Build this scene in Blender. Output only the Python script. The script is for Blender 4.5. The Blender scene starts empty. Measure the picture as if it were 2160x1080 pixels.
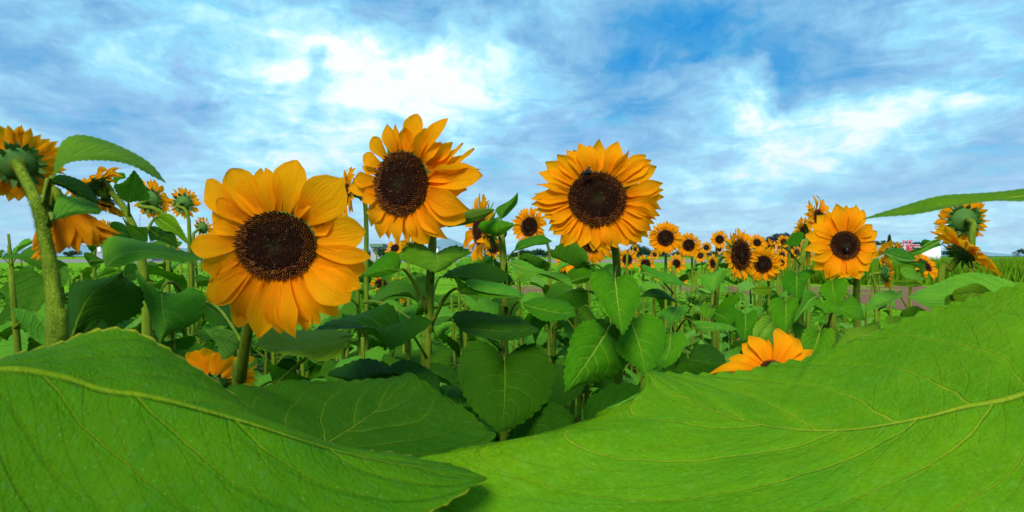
import bpy, math, random
import numpy as np
from mathutils import Vector, Matrix

random.seed(7)
rng = np.random.default_rng(7)
R = math.radians
scene = bpy.context.scene
COL = scene.collection
# ------------------------------------------------------------------ camera, sky, sun, exposure
F = 1287.0            # focal length in photo pixels (photo 2160 x 1080)
H = 1.30              # eye height
cd = bpy.data.cameras.new('camera'); cam = bpy.data.objects.new('camera', cd); COL.objects.link(cam)
cam.location = (0, 0, H); cam.rotation_euler = (R(90), 0, 0)
cd.sensor_width = 36; cd.lens = 36 * F / 2160; cd.clip_start = 0.02; cd.clip_end = 20000
cd.dof.use_dof = True; cd.dof.focus_distance = 1.3; cd.dof.aperture_fstop = 11
scene.camera = cam
scene.view_settings.view_transform = 'Standard'; scene.view_settings.look = 'None'
scene.view_settings.gamma = 1.0; scene.view_settings.exposure = 0.75

SUN_EL, SUN_AZ = R(41), R(-168)   # azimuth measured from +Y towards +X : behind the camera, a little left
sd = bpy.data.lights.new('sun', 'SUN'); sun = bpy.data.objects.new('sun', sd); COL.objects.link(sun)
sd.energy = 2.8; sd.angle = R(22); sd.color = (1.0, 0.95, 0.86)
sdir = Vector((math.sin(SUN_AZ) * math.cos(SUN_EL), math.cos(SUN_AZ) * math.cos(SUN_EL), math.sin(SUN_EL)))
sun.rotation_euler = sdir.to_track_quat('Z', 'Y').to_euler(); sun.location = (0, 0, 30)


def W(px, py, d):
    return Vector(((px - 1080) / F * d, d, H - (py - 540) / F * d))


class N:
    """tiny helper for node trees"""
    def __init__(s, nt):
        s.nt = nt; s.L = nt.links
    def n(s, t, **k):
        o = s.nt.nodes.new(t)
        for a, b in k.items(): setattr(o, a, b)
        return o
    def put(s, inp, v):
        if hasattr(v, 'is_output') or isinstance(v, bpy.types.NodeSocket): s.L.new(v, inp)
        else: inp.default_value = v
    def m(s, op, a, b=0.0, c=None, clamp=False):
        o = s.n('ShaderNodeMath', operation=op, use_clamp=clamp)
        s.put(o.inputs[0], a); s.put(o.inputs[1], b)
        if c is not None: s.put(o.inputs[2], c)
        return o.outputs[0]
    def v(s, op, a, b=(0, 0, 0)):
        o = s.n('ShaderNodeVectorMath', operation=op)
        s.put(o.inputs[0], a); s.put(o.inputs[1], b)
        return o
    def mix(s, f, a, b, kind='MIX'):
        o = s.n('ShaderNodeMix', data_type='RGBA', blend_type=kind)
        s.put(o.inputs[0], f)
        s.put(o.inputs[6], a if not isinstance(a, tuple) else (*a[:3], 1)); s.put(o.inputs[7], b if not isinstance(b, tuple) else (*b[:3], 1))
        return o.outputs[2]
    def ss(s, x, lo, hi, a=0.0, b=1.0):
        o = s.n('ShaderNodeMapRange', interpolation_type='SMOOTHSTEP')
        s.put(o.inputs[0], x); s.put(o.inputs[1], lo); s.put(o.inputs[2], hi); s.put(o.inputs[3], a); s.put(o.inputs[4], b)
        return o.outputs[0]
    def noise(s, vec, scale, detail=4, rough=0.55, dist=0.0):
        o = s.n('ShaderNodeTexNoise'); s.put(o.inputs['Vector'], vec)
        o.inputs['Scale'].default_value = scale; o.inputs['Detail'].default_value = detail
        o.inputs['Roughness'].default_value = rough; o.inputs['Distortion'].default_value = dist
        return o.outputs[0]


world = bpy.data.worlds.new('World'); scene.world = world; world.use_nodes = True
wt = world.node_tree; wt.nodes.clear(); w = N(wt)
sky = w.n('ShaderNodeTexSky', sky_type='NISHITA', sun_disc=False, sun_elevation=SUN_EL, sun_rotation=SUN_AZ)
sky.dust_density = 0.6; sky.ozone_density = 2.0
dirv = w.n('ShaderNodeTexCoord').outputs['Generated']
sep = w.n('ShaderNodeSeparateXYZ'); wt.links.new(dirv, sep.inputs[0])
zz = w.m('ADD', w.m('MAXIMUM', sep.outputs[2], 0.0), 0.16)
cmb = w.n('ShaderNodeCombineXYZ')
wt.links.new(w.m('DIVIDE', sep.outputs[0], zz), cmb.inputs[0]); wt.links.new(w.m('DIVIDE', sep.outputs[1], zz), cmb.inputs[1])
cp = cmb.outputs[0]                       # position on a flat cloud layer
wn = w.n('ShaderNodeTexNoise'); wt.links.new(dirv, wn.inputs['Vector']); wn.inputs['Scale'].default_value = 5; wn.inputs['Detail'].default_value = 5
wv = w.v('SUBTRACT', wn.outputs['Color'], (0.5, 0.5, 0.5)).outputs[0]
sc_ = w.n('ShaderNodeVectorMath', operation='SCALE'); wt.links.new(wv, sc_.inputs[0]); sc_.inputs[3].default_value = 0.34
dw = w.v('ADD', dirv, sc_.outputs[0]).outputs[0]
wp = w.n('ShaderNodeTexNoise'); wt.links.new(cp, wp.inputs['Vector']); wp.inputs['Scale'].default_value = 1.7; wp.inputs['Detail'].default_value = 3
wps = w.n('ShaderNodeVectorMath', operation='SCALE'); wt.links.new(w.v('SUBTRACT', wp.outputs['Color'], (0.5, 0.5, 0.5)).outputs[0], wps.inputs[0]); wps.inputs[3].default_value = 0.9
cpw = w.v('ADD', cp, wps.outputs[0]).outputs[0]
big = w.noise(cpw, 1.2, 5, 0.58, 0.0)
fine = w.noise(cpw, 3.2, 8, 0.60, 0.0)
dirs = w.v('MULTIPLY', dw, (1, 1, 1.9)).outputs[0]
fine2 = w.noise(dirs, 11.0, 7, 0.60, 0.2)
den = w.m('ADD', w.m('ADD', w.m('MULTIPLY', big, 0.50), w.m('MULTIPLY', fine, 0.55)), w.m('MULTIPLY', fine2, 0.34))
den = w.m('ADD', w.m('MULTIPLY', w.m('SUBTRACT', den, 0.695), 1.75), 0.555)
# large bright and dark masses of cloud: px, py, half width, half height (degrees-like, in photo px), amount
MASS = [(620, 140, 330, 75, .62), (900, 170, 260, 80, .46), (700, 305, 150, 55, .50), (850, 265, 110, 60, .42), (1040, 215, 150, 60, .22),
        (1830, 250, 190, 62, .55), (1740, 290, 90, 40, .30), (1500, 350, 140, 42, .42), (1600, 235, 90, 40, .25), (1640, 200, 90, 30, .15),
        (1240, 60, 60, 40, .10), (480, 230, 120, 50, .14), (560, 380, 200, 60, .2), (1980, 180, 120, 60, .16), (1300, 495, 400, 40, .2),
        (250, 175, 230, 70, -.22), (230, 280, 150, 50, -.22), (690, 222, 42, 26, -.42), (560, 262, 40, 18, -.25), (590, 190, 50, 12, -.22),
        (1420, 160, 330, 60, -.46), (1400, 110, 260, 70, -.35), (1330, 270, 170, 60, -.22), (1650, 160, 110, 60, -.26), (1955, 250, 42, 30, -.42),
        (1990, 350, 120, 70, -.22), (1650, 350, 120, 40, -.22), (1120, 320, 90, 90, -.18), (1450, 440, 260, 30, -.14), (1760, 420, 240, 50, -.18),
        (990, 400, 60, 60, -.22), (300, 60, 260, 60, -.18)]
tot = den
for (mx, my, rx, ry, am) in MASS:
    c = (W(mx, my, 1) - Vector((0, 0, H))).normalized()
    d_ = w.v('SUBTRACT', dw, tuple(c)).outputs[0]
    k = 0.8
    s_ = w.v('MULTIPLY', d_, (F / rx * k, 2.0, F / ry * k)).outputs[0]
    ln = w.v('LENGTH', s_).outputs['Value']
    tot = w.m('ADD', tot, w.m('MULTIPLY', w.ss(ln, 1.5, 0.0), am * 0.52))
ramp = w.n('ShaderNodeValToRGB'); wt.links.new(tot, ramp.inputs[0])
cr = ramp.color_ramp; cr.interpolation = 'LINEAR'
stops = [(0.0, (0.006, 0.27, 0.68)), (0.20, (0.06, 0.34, 0.68)), (0.38, (0.17, 0.43, 0.72)), (0.52, (0.25, 0.54, 0.80)), (0.66, (0.30, 0.70, 0.93)),
         (0.82, (0.50, 0.90, 0.99)), (1.0, (0.95, 1.0, 1.0))]
while len(cr.elements) < len(stops): cr.elements.new(0.5)
for e, (p, c) in zip(cr.elements, stops): e.position = p; e.color = (*c, 1)
lows = w.mix(w.ss(sep.outputs[2], 0.0, 0.30, 0.55, 0.0), ramp.outputs[0], (0.44, 0.66, 0.80))
cl10 = w.n('ShaderNodeVectorMath', operation='SCALE'); wt.links.new(lows, cl10.inputs[0]); cl10.inputs[3].default_value = 6.5
mauve = w.ss(w.noise(dirs, 6.0, 5, 0.6), 0.50, 0.66)
lows = w.mix(w.m('MULTIPLY', w.m('MULTIPLY', mauve, 0.40), w.ss(tot, 0.80, 0.55)), lows, (0.34, 0.50, 0.86))
turq = w.ss(w.noise(cpw, 2.1, 5, 0.6), 0.52, 0.68)
lows = w.mix(w.m('MULTIPLY', w.m('MULTIPLY', turq, 0.32), w.ss(tot, 0.95, 0.6)), lows, (0.10, 0.62, 0.88))
wt.links.new(lows, cl10.inputs[0])
skc = w.mix(0.93, sky.outputs[0], cl10.outputs[0])
bg = w.n('ShaderNodeBackground'); wt.links.new(skc, bg.inputs[0]); bg.inputs[1].default_value = 0.10
wo = w.n('ShaderNodeOutputWorld'); wt.links.new(bg.outputs[0], wo.inputs[0])


# ------------------------------------------------------------------ materials
def mat(name):
    m = bpy.data.materials.new(name); m.use_nodes = True
    nt = m.node_tree; nt.nodes.clear(); k = N(nt)
    out = k.n('ShaderNodeOutputMaterial')
    return m, k, out


def finish(k, out, col, rough=0.5, spec=0.4, bump=None, bstr=0.3, bdist=0.002, trans=0.0, tcol=None):
    p = k.n('ShaderNodeBsdfPrincipled')
    k.put(p.inputs['Base Color'], col if not isinstance(col, tuple) else (*col, 1))
    k.put(p.inputs['Roughness'], rough); k.put(p.inputs['Specular IOR Level'], spec)
    nrm = None
    if bump is not None:
        b = k.n('ShaderNodeBump'); k.put(b.inputs['Height'], bump); b.inputs['Strength'].default_value = bstr; b.inputs['Distance'].default_value = bdist
        nrm = b.outputs[0]; k.L.new(nrm, p.inputs['Normal'])
    sh = p.outputs[0]
    if trans:
        t = k.n('ShaderNodeBsdfTranslucent'); k.put(t.inputs[0], tcol if not isinstance(tcol, tuple) else (*tcol, 1))
        if nrm: k.L.new(nrm, t.inputs['Normal'])
        mx = k.n('ShaderNodeMixShader'); mx.inputs[0].default_value = trans
        k.L.new(sh, mx.inputs[1]); k.L.new(t.outputs[0], mx.inputs[2]); sh = mx.outputs[0]
    k.L.new(sh, out.inputs[0])


def leaf_material(name, top, under, vein, big=False, edge=None):
    m, k, out = mat(name)
    uv = k.n('ShaderNodeUVMap', uv_map='blade'); u2 = k.n('ShaderNodeUVMap', uv_map='size')
    s1 = k.n('ShaderNodeSeparateXYZ'); k.L.new(uv.outputs[0], s1.inputs[0])
    s2 = k.n('ShaderNodeSeparateXYZ'); k.L.new(u2.outputs[0], s2.inputs[0])
    t, s = s1.outputs[0], s1.outputs[1]
    a = k.m('ABSOLUTE', s)
    phys = k.m('ABSOLUTE', s2.outputs[0])
    oi = k.n('ShaderNodeObjectInfo')
    rnd = oi.outputs['Random']
    wob = k.noise(u2.outputs[0], 5.0, 2)
    wobm = k.m('MULTIPLY', k.m('SUBTRACT', wob, 0.5), 0.10)
    # midrib
    mw = k.m('MULTIPLY', k.m('SUBTRACT', 1.08, t), 0.015 if not big else 0.012)
    mid = k.ss(phys, k.m('MULTIPLY', mw, 1.0), k.m('MULTIPLY', mw, 0.35), 0, 1)
    # laterals
    def lat(n, slope, off, wd, jit):
        q = k.m('MULTIPLY', k.m('SUBTRACT', t, k.m('ADD', k.m('MULTIPLY', a, slope), k.m('MULTIPLY', k.m('MULTIPLY', a, a), 0.16))), n)
        q = k.m('ADD', q, k.m('MULTIPLY', k.m('SIGN', s), off)); q = k.m('ADD', q, k.m('MULTIPLY', wobm, jit))
        fr = k.m('FRACT', k.m('ADD', q, 0.5))
        dd = k.m('DIVIDE', k.m('ABSOLUTE', k.m('SUBTRACT', fr, 0.5)), n)
        ww = k.m('MULTIPLY', k.m('SUBTRACT', 1.12, a), wd)
        return k.ss(dd, ww, k.m('MULTIPLY', ww, 0.3), 0, 1)
    l1 = lat(5.5, 0.42, 0.14, 0.009 if not big else 0.0072, 8.0 if not big else 4.0)
    net = k.n('ShaderNodeTexVoronoi', feature='DISTANCE_TO_EDGE'); k.L.new(u2.outputs[0], net.inputs['Vector']); net.inputs['Scale'].default_value = 13
    net2 = k.n('ShaderNodeTexVoronoi', feature='DISTANCE_TO_EDGE'); k.L.new(u2.outputs[0], net2.inputs['Vector']); net2.inputs['Scale'].default_value = 38 if not big else 60
    l2 = lat(19, 0.10, 0.3, 0.0030, 14.0) if big else lat(13, 0.30, 0.2, 0.004, 9.0)
    n1 = k.ss(net.outputs[0], 0.0, 0.06, 1, 0)
    n2 = k.ss(net2.outputs[0], 0.0, 0.12, 1, 0)
    veins = k.m('MAXIMUM', mid, k.m('MAXIMUM', k.m('MULTIPLY', l1, 0.62), k.m('MULTIPLY', l2, 0.20)))
    tc = k.n('ShaderNodeTexCoord').outputs['Object']
    bl = k.noise(u2.outputs[0], 3.0, 5, 0.6)
    blf = k.noise(u2.outputs[0], 60.0 if not big else 130.0, 3, 0.6)
    var = k.m('ADD', k.m('MULTIPLY', bl, 0.9), k.m('MULTIPLY', rnd, 0.5))
    c = k.mix(k.ss(var, 0.35, 1.0), tuple(x * y for x, y in zip(top, (0.55, 0.72, 0.8))), tuple(min(1, x * y) for x, y in zip(top, (1.7, 1.2, 1.3))))
    c = k.mix(k.m('MULTIPLY', k.ss(blf, 0.35, 0.75), 0.22), c, tuple(min(1, x * 1.6) for x in top))
    c = k.mix(k.m('MULTIPLY', n2, 0.05), c, tuple(x * 0.5 for x in top))
    c = k.mix(k.m('MULTIPLY', n1, 0.02), c, vein)
    halo = lat(5.5, 0.42, 0.14, 0.045, 8.0 if not big else 4.0)
    c = k.mix(k.m('MULTIPLY', halo, 0.16), c, tuple(min(1, x * 1.5) for x in top))
    c = k.mix(k.m('MULTIPLY', veins, 0.72), c, vein)
    yel = k.m('MULTIPLY', k.ss(rnd, 0.84, 0.96), k.m('ADD', 0.25, k.m('MULTIPLY', k.ss(a, 0.3, 1.0), 0.5)))
    if not big: c = k.mix(k.m('MULTIPLY', yel, 0.6), c, (0.28, 0.30, 0.01))
    # blemishes: small dry spots
    sp = k.n('ShaderNodeTexVoronoi', feature='F1'); k.L.new(u2.outputs[0], sp.inputs['Vector']); sp.inputs['Scale'].default_value = 9
    sepc = k.n('ShaderNodeSeparateColor'); k.L.new(sp.outputs['Color'], sepc.inputs[0])
    spot = k.m('MULTIPLY', k.ss(sp.outputs['Distance'], 0.10, 0.03, 0, 1), k.ss(sepc.outputs[0], 0.78, 0.84))
    c = k.mix(k.m('MULTIPLY', spot, 0.7), c, (0.16, 0.13, 0.03))
    if big:   # patches of bluish sheen painted into the colour, then pale hair specks
        m1 = k.noise(u2.outputs[0], 7.0, 6, 0.7, 0.6); m2 = k.noise(u2.outputs[0], 34.0, 5, 0.7)
        c = k.mix(k.m('MULTIPLY', k.ss(m1, 0.42, 0.68), 0.5), c, tuple(x * y for x, y in zip(top, (0.55, 0.85, 4.0))))
        c = k.mix(k.m('MULTIPLY', k.ss(m2, 0.50, 0.72), 0.35), c, (top[0] * 1.3, top[1] * 1.25, top[2] + 0.03))
        c = k.mix(k.m('MULTIPLY', k.ss(m2, 0.45, 0.28), 0.35), c, tuple(x * 0.6 for x in top))
        s3 = k.n('ShaderNodeTexVoronoi', feature='F1'); k.L.new(u2.outputs[0], s3.inputs['Vector']); s3.inputs['Scale'].default_value = 130
        s3c = k.n('ShaderNodeSeparateColor'); k.L.new(s3.outputs['Color'], s3c.inputs[0])
        speck = k.m('MULTIPLY', k.ss(s3.outputs['Distance'], 0.22, 0.08), k.ss(s3c.outputs[1], 0.62, 0.75))
        c = k.mix(k.m('MULTIPLY', speck, 0.28), c, (0.40, 0.58, 0.20))
    if edge:
        en = k.noise(u2.outputs[0], 14, 4)
        ef = k.m('MULTIPLY', k.ss(k.m('ADD', a, k.m('MULTIPLY', k.m('SUBTRACT', en, 0.5), 0.09)), 0.945, 1.0), 0.85)
        c = k.mix(ef, c, edge)
    geo = k.n('ShaderNodeNewGeometry')
    cu = k.mix(k.m('MULTIPLY', veins, 0.7), under, vein)
    c = k.mix(geo.outputs['Backfacing'], c, cu)
    hgt = k.m('ADD', k.m('ADD', k.m('MULTIPLY', veins, -0.5), k.m('MULTIPLY', halo, -0.16)), k.m('ADD', k.m('MULTIPLY', n1, -0.03), k.m('ADD', k.m('MULTIPLY', n2, -0.04), k.m('ADD', k.m('MULTIPLY', bl, 1.0), k.m('MULTIPLY', blf, 0.30)))))
    tcol = k.mix(0.35, c, (0.16, 0.55, 0.01))
    finish(k, out, c, k.m('ADD', 0.50, k.m('MULTIPLY', blf, 0.25)), 0.05, hgt, 0.9, 0.004 if not big else 0.006, 0.22, tcol)
    return m


M = {}
VEIN = (0.28, 0.44, 0.04)
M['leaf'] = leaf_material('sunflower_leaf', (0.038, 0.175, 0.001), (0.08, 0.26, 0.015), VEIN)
M['leaf_dark'] = leaf_material('leaf_painted_shade', (0.014, 0.070, 0.0006), (0.04, 0.13, 0.005), (0.11, 0.20, 0.012))  # leaf green darkened: understory shade put into the base colour
M['leaf_pale'] = leaf_material('pale_leaf', (0.072, 0.26, 0.012), (0.11, 0.28, 0.03), (0.32, 0.46, 0.06))
M['leaf_olive'] = leaf_material('olive_leaf', (0.075, 0.20, 0.003), (0.10, 0.25, 0.02), (0.28, 0.40, 0.05))
M['leaf_dry'] = leaf_material('dry_leaf', (0.20, 0.15, 0.02), (0.22, 0.18, 0.05), (0.34, 0.28, 0.08))
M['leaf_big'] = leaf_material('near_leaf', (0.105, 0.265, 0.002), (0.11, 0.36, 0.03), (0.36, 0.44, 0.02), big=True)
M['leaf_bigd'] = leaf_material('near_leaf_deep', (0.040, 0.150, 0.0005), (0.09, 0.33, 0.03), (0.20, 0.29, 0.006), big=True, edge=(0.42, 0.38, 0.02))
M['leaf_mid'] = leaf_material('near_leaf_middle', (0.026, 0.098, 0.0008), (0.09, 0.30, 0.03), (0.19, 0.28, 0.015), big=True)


def petal_material(name, tip, base):
    m, k, out = mat(name)
    uv = k.n('ShaderNodeUVMap', uv_map='blade')
    s1 = k.n('ShaderNodeSeparateXYZ'); k.L.new(uv.outputs[0], s1.inputs[0])
    t, s = s1.outputs[0], s1.outputs[1]
    oi = k.n('ShaderNodeObjectInfo')
    st = k.n('ShaderNodeCombineXYZ'); k.L.new(k.m('MULTIPLY', t, 1.3), st.inputs[0]); k.L.new(k.m('MULTIPLY', s, 7.0), st.inputs[1]); k.L.new(k.m('MULTIPLY', oi.outputs['Random'], 30), st.inputs[2])
    stri = k.noise(st.outputs[0], 2.0, 4, 0.65)
    c = k.mix(k.ss(t, 0.0, 0.62), base, tip)
    c = k.mix(k.m('MULTIPLY', k.ss(stri, 0.38, 0.66), 0.55), c, tuple(x * y for x, y in zip(tip, (0.98, 0.70, 0.6))))
    c = k.mix(k.m('MULTIPLY', oi.outputs['Random'], 0.45), c, tuple(x * y for x, y in zip(tip, (1.0, 0.80, 0.8))))
    brn = k.m('MULTIPLY', k.ss(t, 0.93, 1.0), k.ss(k.m('FRACT', k.m('MULTIPLY', oi.outputs['Random'], 7.0)), 0.55, 0.8))
    c = k.mix(k.m('MULTIPLY', brn, 0.7), c, (0.28, 0.10, 0.01))
    n3 = k.noise(uv.outputs[0], 7.0, 4, 0.6)
    c = k.mix(k.m('MULTIPLY', k.ss(n3, 0.60, 0.80), 0.18), c, (0.90, 0.26, 0.003))
    finish(k, out, c, 0.65, 0.06, stri, 0.7, 0.003, 0.52, k.mix(0.3, c, (1.0, 0.62, 0.01)))
    return m


M['petal'] = petal_material('ray_petal', (1.0, 0.455, 0.002), (1.0, 0.33, 0.002))
M['petal_deep'] = petal_material('ray_petal_deep', (1.0, 0.43, 0.002), (1.0, 0.29, 0.002))

m, k, out = mat('disc_florets')
at = k.n('ShaderNodeAttribute', attribute_name='col')
finish(k, out, at.outputs['Color'], 0.8, 0.05)
M['disc'] = m
m, k, out = mat('sunflower_stem')
tc = k.n('ShaderNodeTexCoord').outputs['Object']
mp = k.n('ShaderNodeMapping'); k.L.new(tc, mp.inputs[0]); mp.inputs['Scale'].default_value = (1, 1, 0.12)
n_ = k.noise(mp.outputs[0], 120, 4, 0.65); n2_ = k.noise(tc, 700, 2)
c = k.mix(k.ss(n_, 0.3, 0.7), (0.06, 0.12, 0.004), (0.15, 0.22, 0.010))
c = k.mix(k.ss(n2_, 0.55, 0.7), c, (0.25, 0.30, 0.03))
c = k.mix(k.m('MULTIPLY', k.ss(k.noise(tc, 18, 3), 0.55, 0.7), 0.4), c, (0.16, 0.13, 0.02))
finish(k, out, c, 0.7, 0.08, k.m('ADD', n_, n2_), 0.6, 0.003)
M['stem'] = m
m, k, out = mat('green_calyx')
tc = k.n('ShaderNodeTexCoord').outputs['Object']
n_ = k.noise(tc, 60, 4)
c = k.mix(k.ss(n_, 0.3, 0.7), (0.03, 0.11, 0.012), (0.10, 0.24, 0.03))
finish(k, out, c, 0.6, 0.25, n_, 0.4, 0.002, 0.15, c)
M['calyx'] = m


def plain(name, col, rough=0.7, spec=0.3, var=0.25, sc=8.0, emit=None):
    m, k, out = mat(name)
    tc = k.n('ShaderNodeTexCoord').outputs['Object']
    n_ = k.noise(tc, sc, 5)
    c = k.mix(k.ss(n_, 0.25, 0.75), tuple(x * (1 - var) for x in col), tuple(min(1, x * (1 + var)) for x in col))
    finish(k, out, c, rough, spec, n_, 0.3, 0.01)
    return m


# ------------------------------------------------------------------ mesh helpers
def mesh(name, V, Fc, material, smooth=True, uvs=None, col=None):
    me = bpy.data.meshes.new(name)
    me.from_pydata([tuple(map(float, p)) for p in V], [], [tuple(f) for f in Fc]); me.update()
    me.materials.append(material)
    if smooth: me.polygons.foreach_set('use_smooth', [True] * len(me.polygons))
    if uvs:
        li = np.empty(len(me.loops), dtype=np.int32); me.loops.foreach_get('vertex_index', li)
        for nm, arr in uvs.items():
            l = me.uv_layers.new(name=nm); l.data.foreach_set('uv', np.asarray(arr, dtype=np.float32)[li].ravel())
    if col is not None:
        ca = me.color_attributes.new('col', 'FLOAT_COLOR', 'POINT')
        c4 = np.ones((len(V), 4), dtype=np.float32); c4[:, :3] = col; ca.data.foreach_set('color', c4.ravel())
    return me


def link(name, data, parent=None, mw=None):
    o = bpy.data.objects.new(name, data); COL.objects.link(o)
    if parent is not None: o.parent = parent; parent_w = WM.get(parent.name, Matrix.Identity(4))
    else: parent_w = Matrix.Identity(4)
    mw = mw if mw is not None else Matrix.Identity(4)
    if parent is not None: o.matrix_parent_inverse = parent_w.inverted()
    o.matrix_basis = mw
    WM[o.name] = mw.copy()
    return o


WM = {}


def tag(o, label=None, cat=None, group=None, kind=None):
    if label: o['label'] = label
    if cat: o['category'] = cat
    if group: o['group'] = group
    if kind: o['kind'] = kind
    return o


def root(name, loc, label, cat, group=None):
    o = link(name, None, None, Matrix.Translation(loc)); tag(o, label, cat, group); o.empty_display_size = 0.05
    return o


def grid_faces(nr, nc, wrap=False):
    f = []
    for i in range(nr - 1):
        for j in range(nc - 1 if not wrap else nc):
            j2 = (j + 1) % nc
            f.append((i * nc + j, i * nc + j2, (i + 1) * nc + j2, (i + 1) * nc + j))
    return f


def resample(pts, n, power=1.0):
    """Catmull-Rom through pts, n points evenly spaced by length"""
    P = [np.array(p, float) for p in pts]
    if len(P) == 2:
        return np.array([P[0] + (P[1] - P[0]) * (i / (n - 1)) for i in range(n)])
    Q = [2 * P[0] - P[1]] + P + [2 * P[-1] - P[-2]]
    out = []
    for i in range(1, len(Q) - 2):
        for u in np.linspace(0, 1, 14, endpoint=False):
            a, b, c, d = Q[i - 1:i + 3]
            out.append(0.5 * ((2 * b) + (-a + c) * u + (2 * a - 5 * b + 4 * c - d) * u * u + (-a + 3 * b - 3 * c + d) * u ** 3))
    out.append(P[-1]); out = np.array(out)
    L = np.concatenate([[0], np.cumsum(np.linalg.norm(np.diff(out[:, :2], axis=0), axis=1))]) + np.arange(len(out)) * 1e-9
    tt = np.linspace(0, 1, n) ** power * L[-1]
    return np.stack([np.interp(tt, L, out[:, k]) for k in range(out.shape[1])], 1)


def tube_mesh(name, pts, radii, material, seg=8, n=None, hairs=0, hlen=0.003):
    pts = np.array([tuple(p) for p in pts], float)
    if n and len(pts) > 2:
        rr = np.array(radii if hasattr(radii, '__len__') else [radii] * len(pts), float)
        P = [p for p in np.column_stack([pts, rr])]
        Q = [2 * P[0] - P[1]] + P + [2 * P[-1] - P[-2]]; out = []
        per = max(2, n // (len(P) - 1))
        for i in range(1, len(Q) - 2):
            for u in np.linspace(0, 1, per, endpoint=False):
                a, b, c, d = Q[i - 1:i + 3]
                out.append(0.5 * ((2 * b) + (-a + c) * u + (2 * a - 5 * b + 4 * c - d) * u * u + (-a + 3 * b - 3 * c + d) * u ** 3))
        out.append(P[-1]); out = np.array(out); pts = out[:, :3]; rr = np.maximum(out[:, 3], 2e-4)
    else:
        rr = np.array(radii if hasattr(radii, '__len__') else [radii] * len(pts), float)
    T = np.gradient(pts, axis=0); T /= np.linalg.norm(T, axis=1)[:, None] + 1e-12
    ref = np.array([0.3, 1.0, 0.1]); ref -= T[0] * ref.dot(T[0]); ref /= np.linalg.norm(ref)
    V = []; frames = []
    for i in range(len(pts)):
        ref = ref - T[i] * ref.dot(T[i]); ref /= np.linalg.norm(ref) + 1e-12
        b = np.cross(T[i], ref); frames.append((ref.copy(), b))
        for j in range(seg):
            a = 2 * math.pi * j / seg
            rad = rr[i] * (1 + 0.05 * math.sin(3 * a + i * .3))
            V.append(pts[i] + rad * (math.cos(a) * ref + math.sin(a) * b))
    Fc = grid_faces(len(pts), seg, True)
    nv = len(V); V.append(pts[0]); V.append(pts[-1])
    for j in range(seg):
        Fc.append((nv, (j + 1) % seg, j)); o = (len(pts) - 1) * seg; Fc.append((nv + 1, o + j, o + (j + 1) % seg))
    if hairs:
        for _ in range(hairs):
            q = random.random() * (len(pts) - 1.001); i = int(q); u = q - i
            a = random.random() * 2 * math.pi; ref, b = frames[i]
            nrm = math.cos(a) * ref + math.sin(a) * b; sidev = np.cross(nrm, T[i])
            p = pts[i] * (1 - u) + pts[i + 1] * u + nrm * rr[i] * 0.95
            tip = p + nrm * hlen * random.uniform(.5, 1.2) + T[i] * random.uniform(-.4, .4) * hlen
            k0 = len(V); hw = hlen * 0.09
            V += [p + sidev * hw, p - sidev * hw, p + T[i] * hw, tip]
            Fc += [(k0, k0 + 1, k0 + 3), (k0 + 1, k0 + 2, k0 + 3), (k0 + 2, k0, k0 + 3)]
    return mesh(name, V, Fc, material)


# ---- generic leaf shapes: base at origin, tip at (1,0,0), width 1 -> scale y
def leaf_shape(seed, droop, fold, lobe=0.16, wave=0.05, n=37, mcol=5, mat_='leaf', tooth=.05, curl=0.0):
    r = random.Random(seed); V = []; uv = []; u2 = []
    asym = r.uniform(-.06, .06); ph = r.uniform(0, 6); mx = []
    # midrib
    x = z = 0; dt = 1 / (n - 1); M_ = []
    for i in range(n):
        t = i * dt; M_.append((x, z)); th = droop * (t - 0.35); x += math.cos(th) * dt; z -= math.sin(th) * dt
    for i in range(n):
        t = i * dt
        g = max(0.0, math.sin(math.pi * min(1, t) ** 0.60)) ** 0.85
        g = g * (1 - 0.18 * t) / 0.93
        if i == n - 1: g = 0
        bx = -lobe * math.exp(-((t - 0.07) / 0.09) ** 2) if i > 0 else 0
        for j in range(-mcol, mcol + 1):
            s = j / mcol; a = abs(s)
            e = 0.5 * g * (1 + asym * (1 if s > 0 else -1))
            if a == 1: e *= 1 + tooth * ((i % 2) * 2 - 1)
            xm, zm = M_[i]
            y = e * s
            z_ = zm + fold * abs(y) * (1 if curl == 0 else 1 - curl * a) + wave * a * a * math.sin(t * 9 + ph + (1.5 if s > 0 else 0)) - 0.02 * math.exp(-(a / .15) ** 2) + r.uniform(-.003, .003) + .018 * (abs(math.sin(math.pi * ((t - .42 * a - .16 * a * a) * 5.5 + .14 * (1 if s > 0 else -1)))) - .5) * min(1, a * 3)
            V.append([xm + bx * a, y, z_]); uv.append((t, s)); u2.append((y, t))
    V = np.array(V)
    tip = V[(n - 1) * (2 * mcol + 1) + mcol]; L = math.hypot(tip[0], tip[2]); c, s = tip[0] / L, tip[2] / L
    X = (V[:, 0] * c + V[:, 2] * s) / L; Z = (-V[:, 0] * s + V[:, 2] * c) / L
    V = np.stack([X, V[:, 1], Z], 1)
    return mesh('leaf', V, grid_faces(n, 2 * mcol + 1), M[mat_], uvs={'blade': uv, 'size': u2})


LEAVES = {}
for mname in ('leaf', 'leaf_dark', 'leaf_pale', 'leaf_olive', 'leaf_dry'):
    LEAVES[mname] = [leaf_shape(i * 7 + 1, [0.5, 0.9, 1.3, 0.2, 1.7, 0.8][i], [.25, .1, .35, .45, .15, -.1][i], mat_=mname) for i in range(6)]


def frame_matrix(B, T, nrm, width):
    B, T = Vector(B), Vector(T); X = T - B; L = X.length; X.normalize()
    n = Vector(nrm); Z = (n - X * n.dot(X))
    if Z.length < 1e-4: Z = X.orthogonal()
    Z.normalize(); Y = Z.cross(X)
    mm = Matrix((X * L, Y * width, Z * L)).transposed().to_4x4(); mm.translation = B
    return mm


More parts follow.
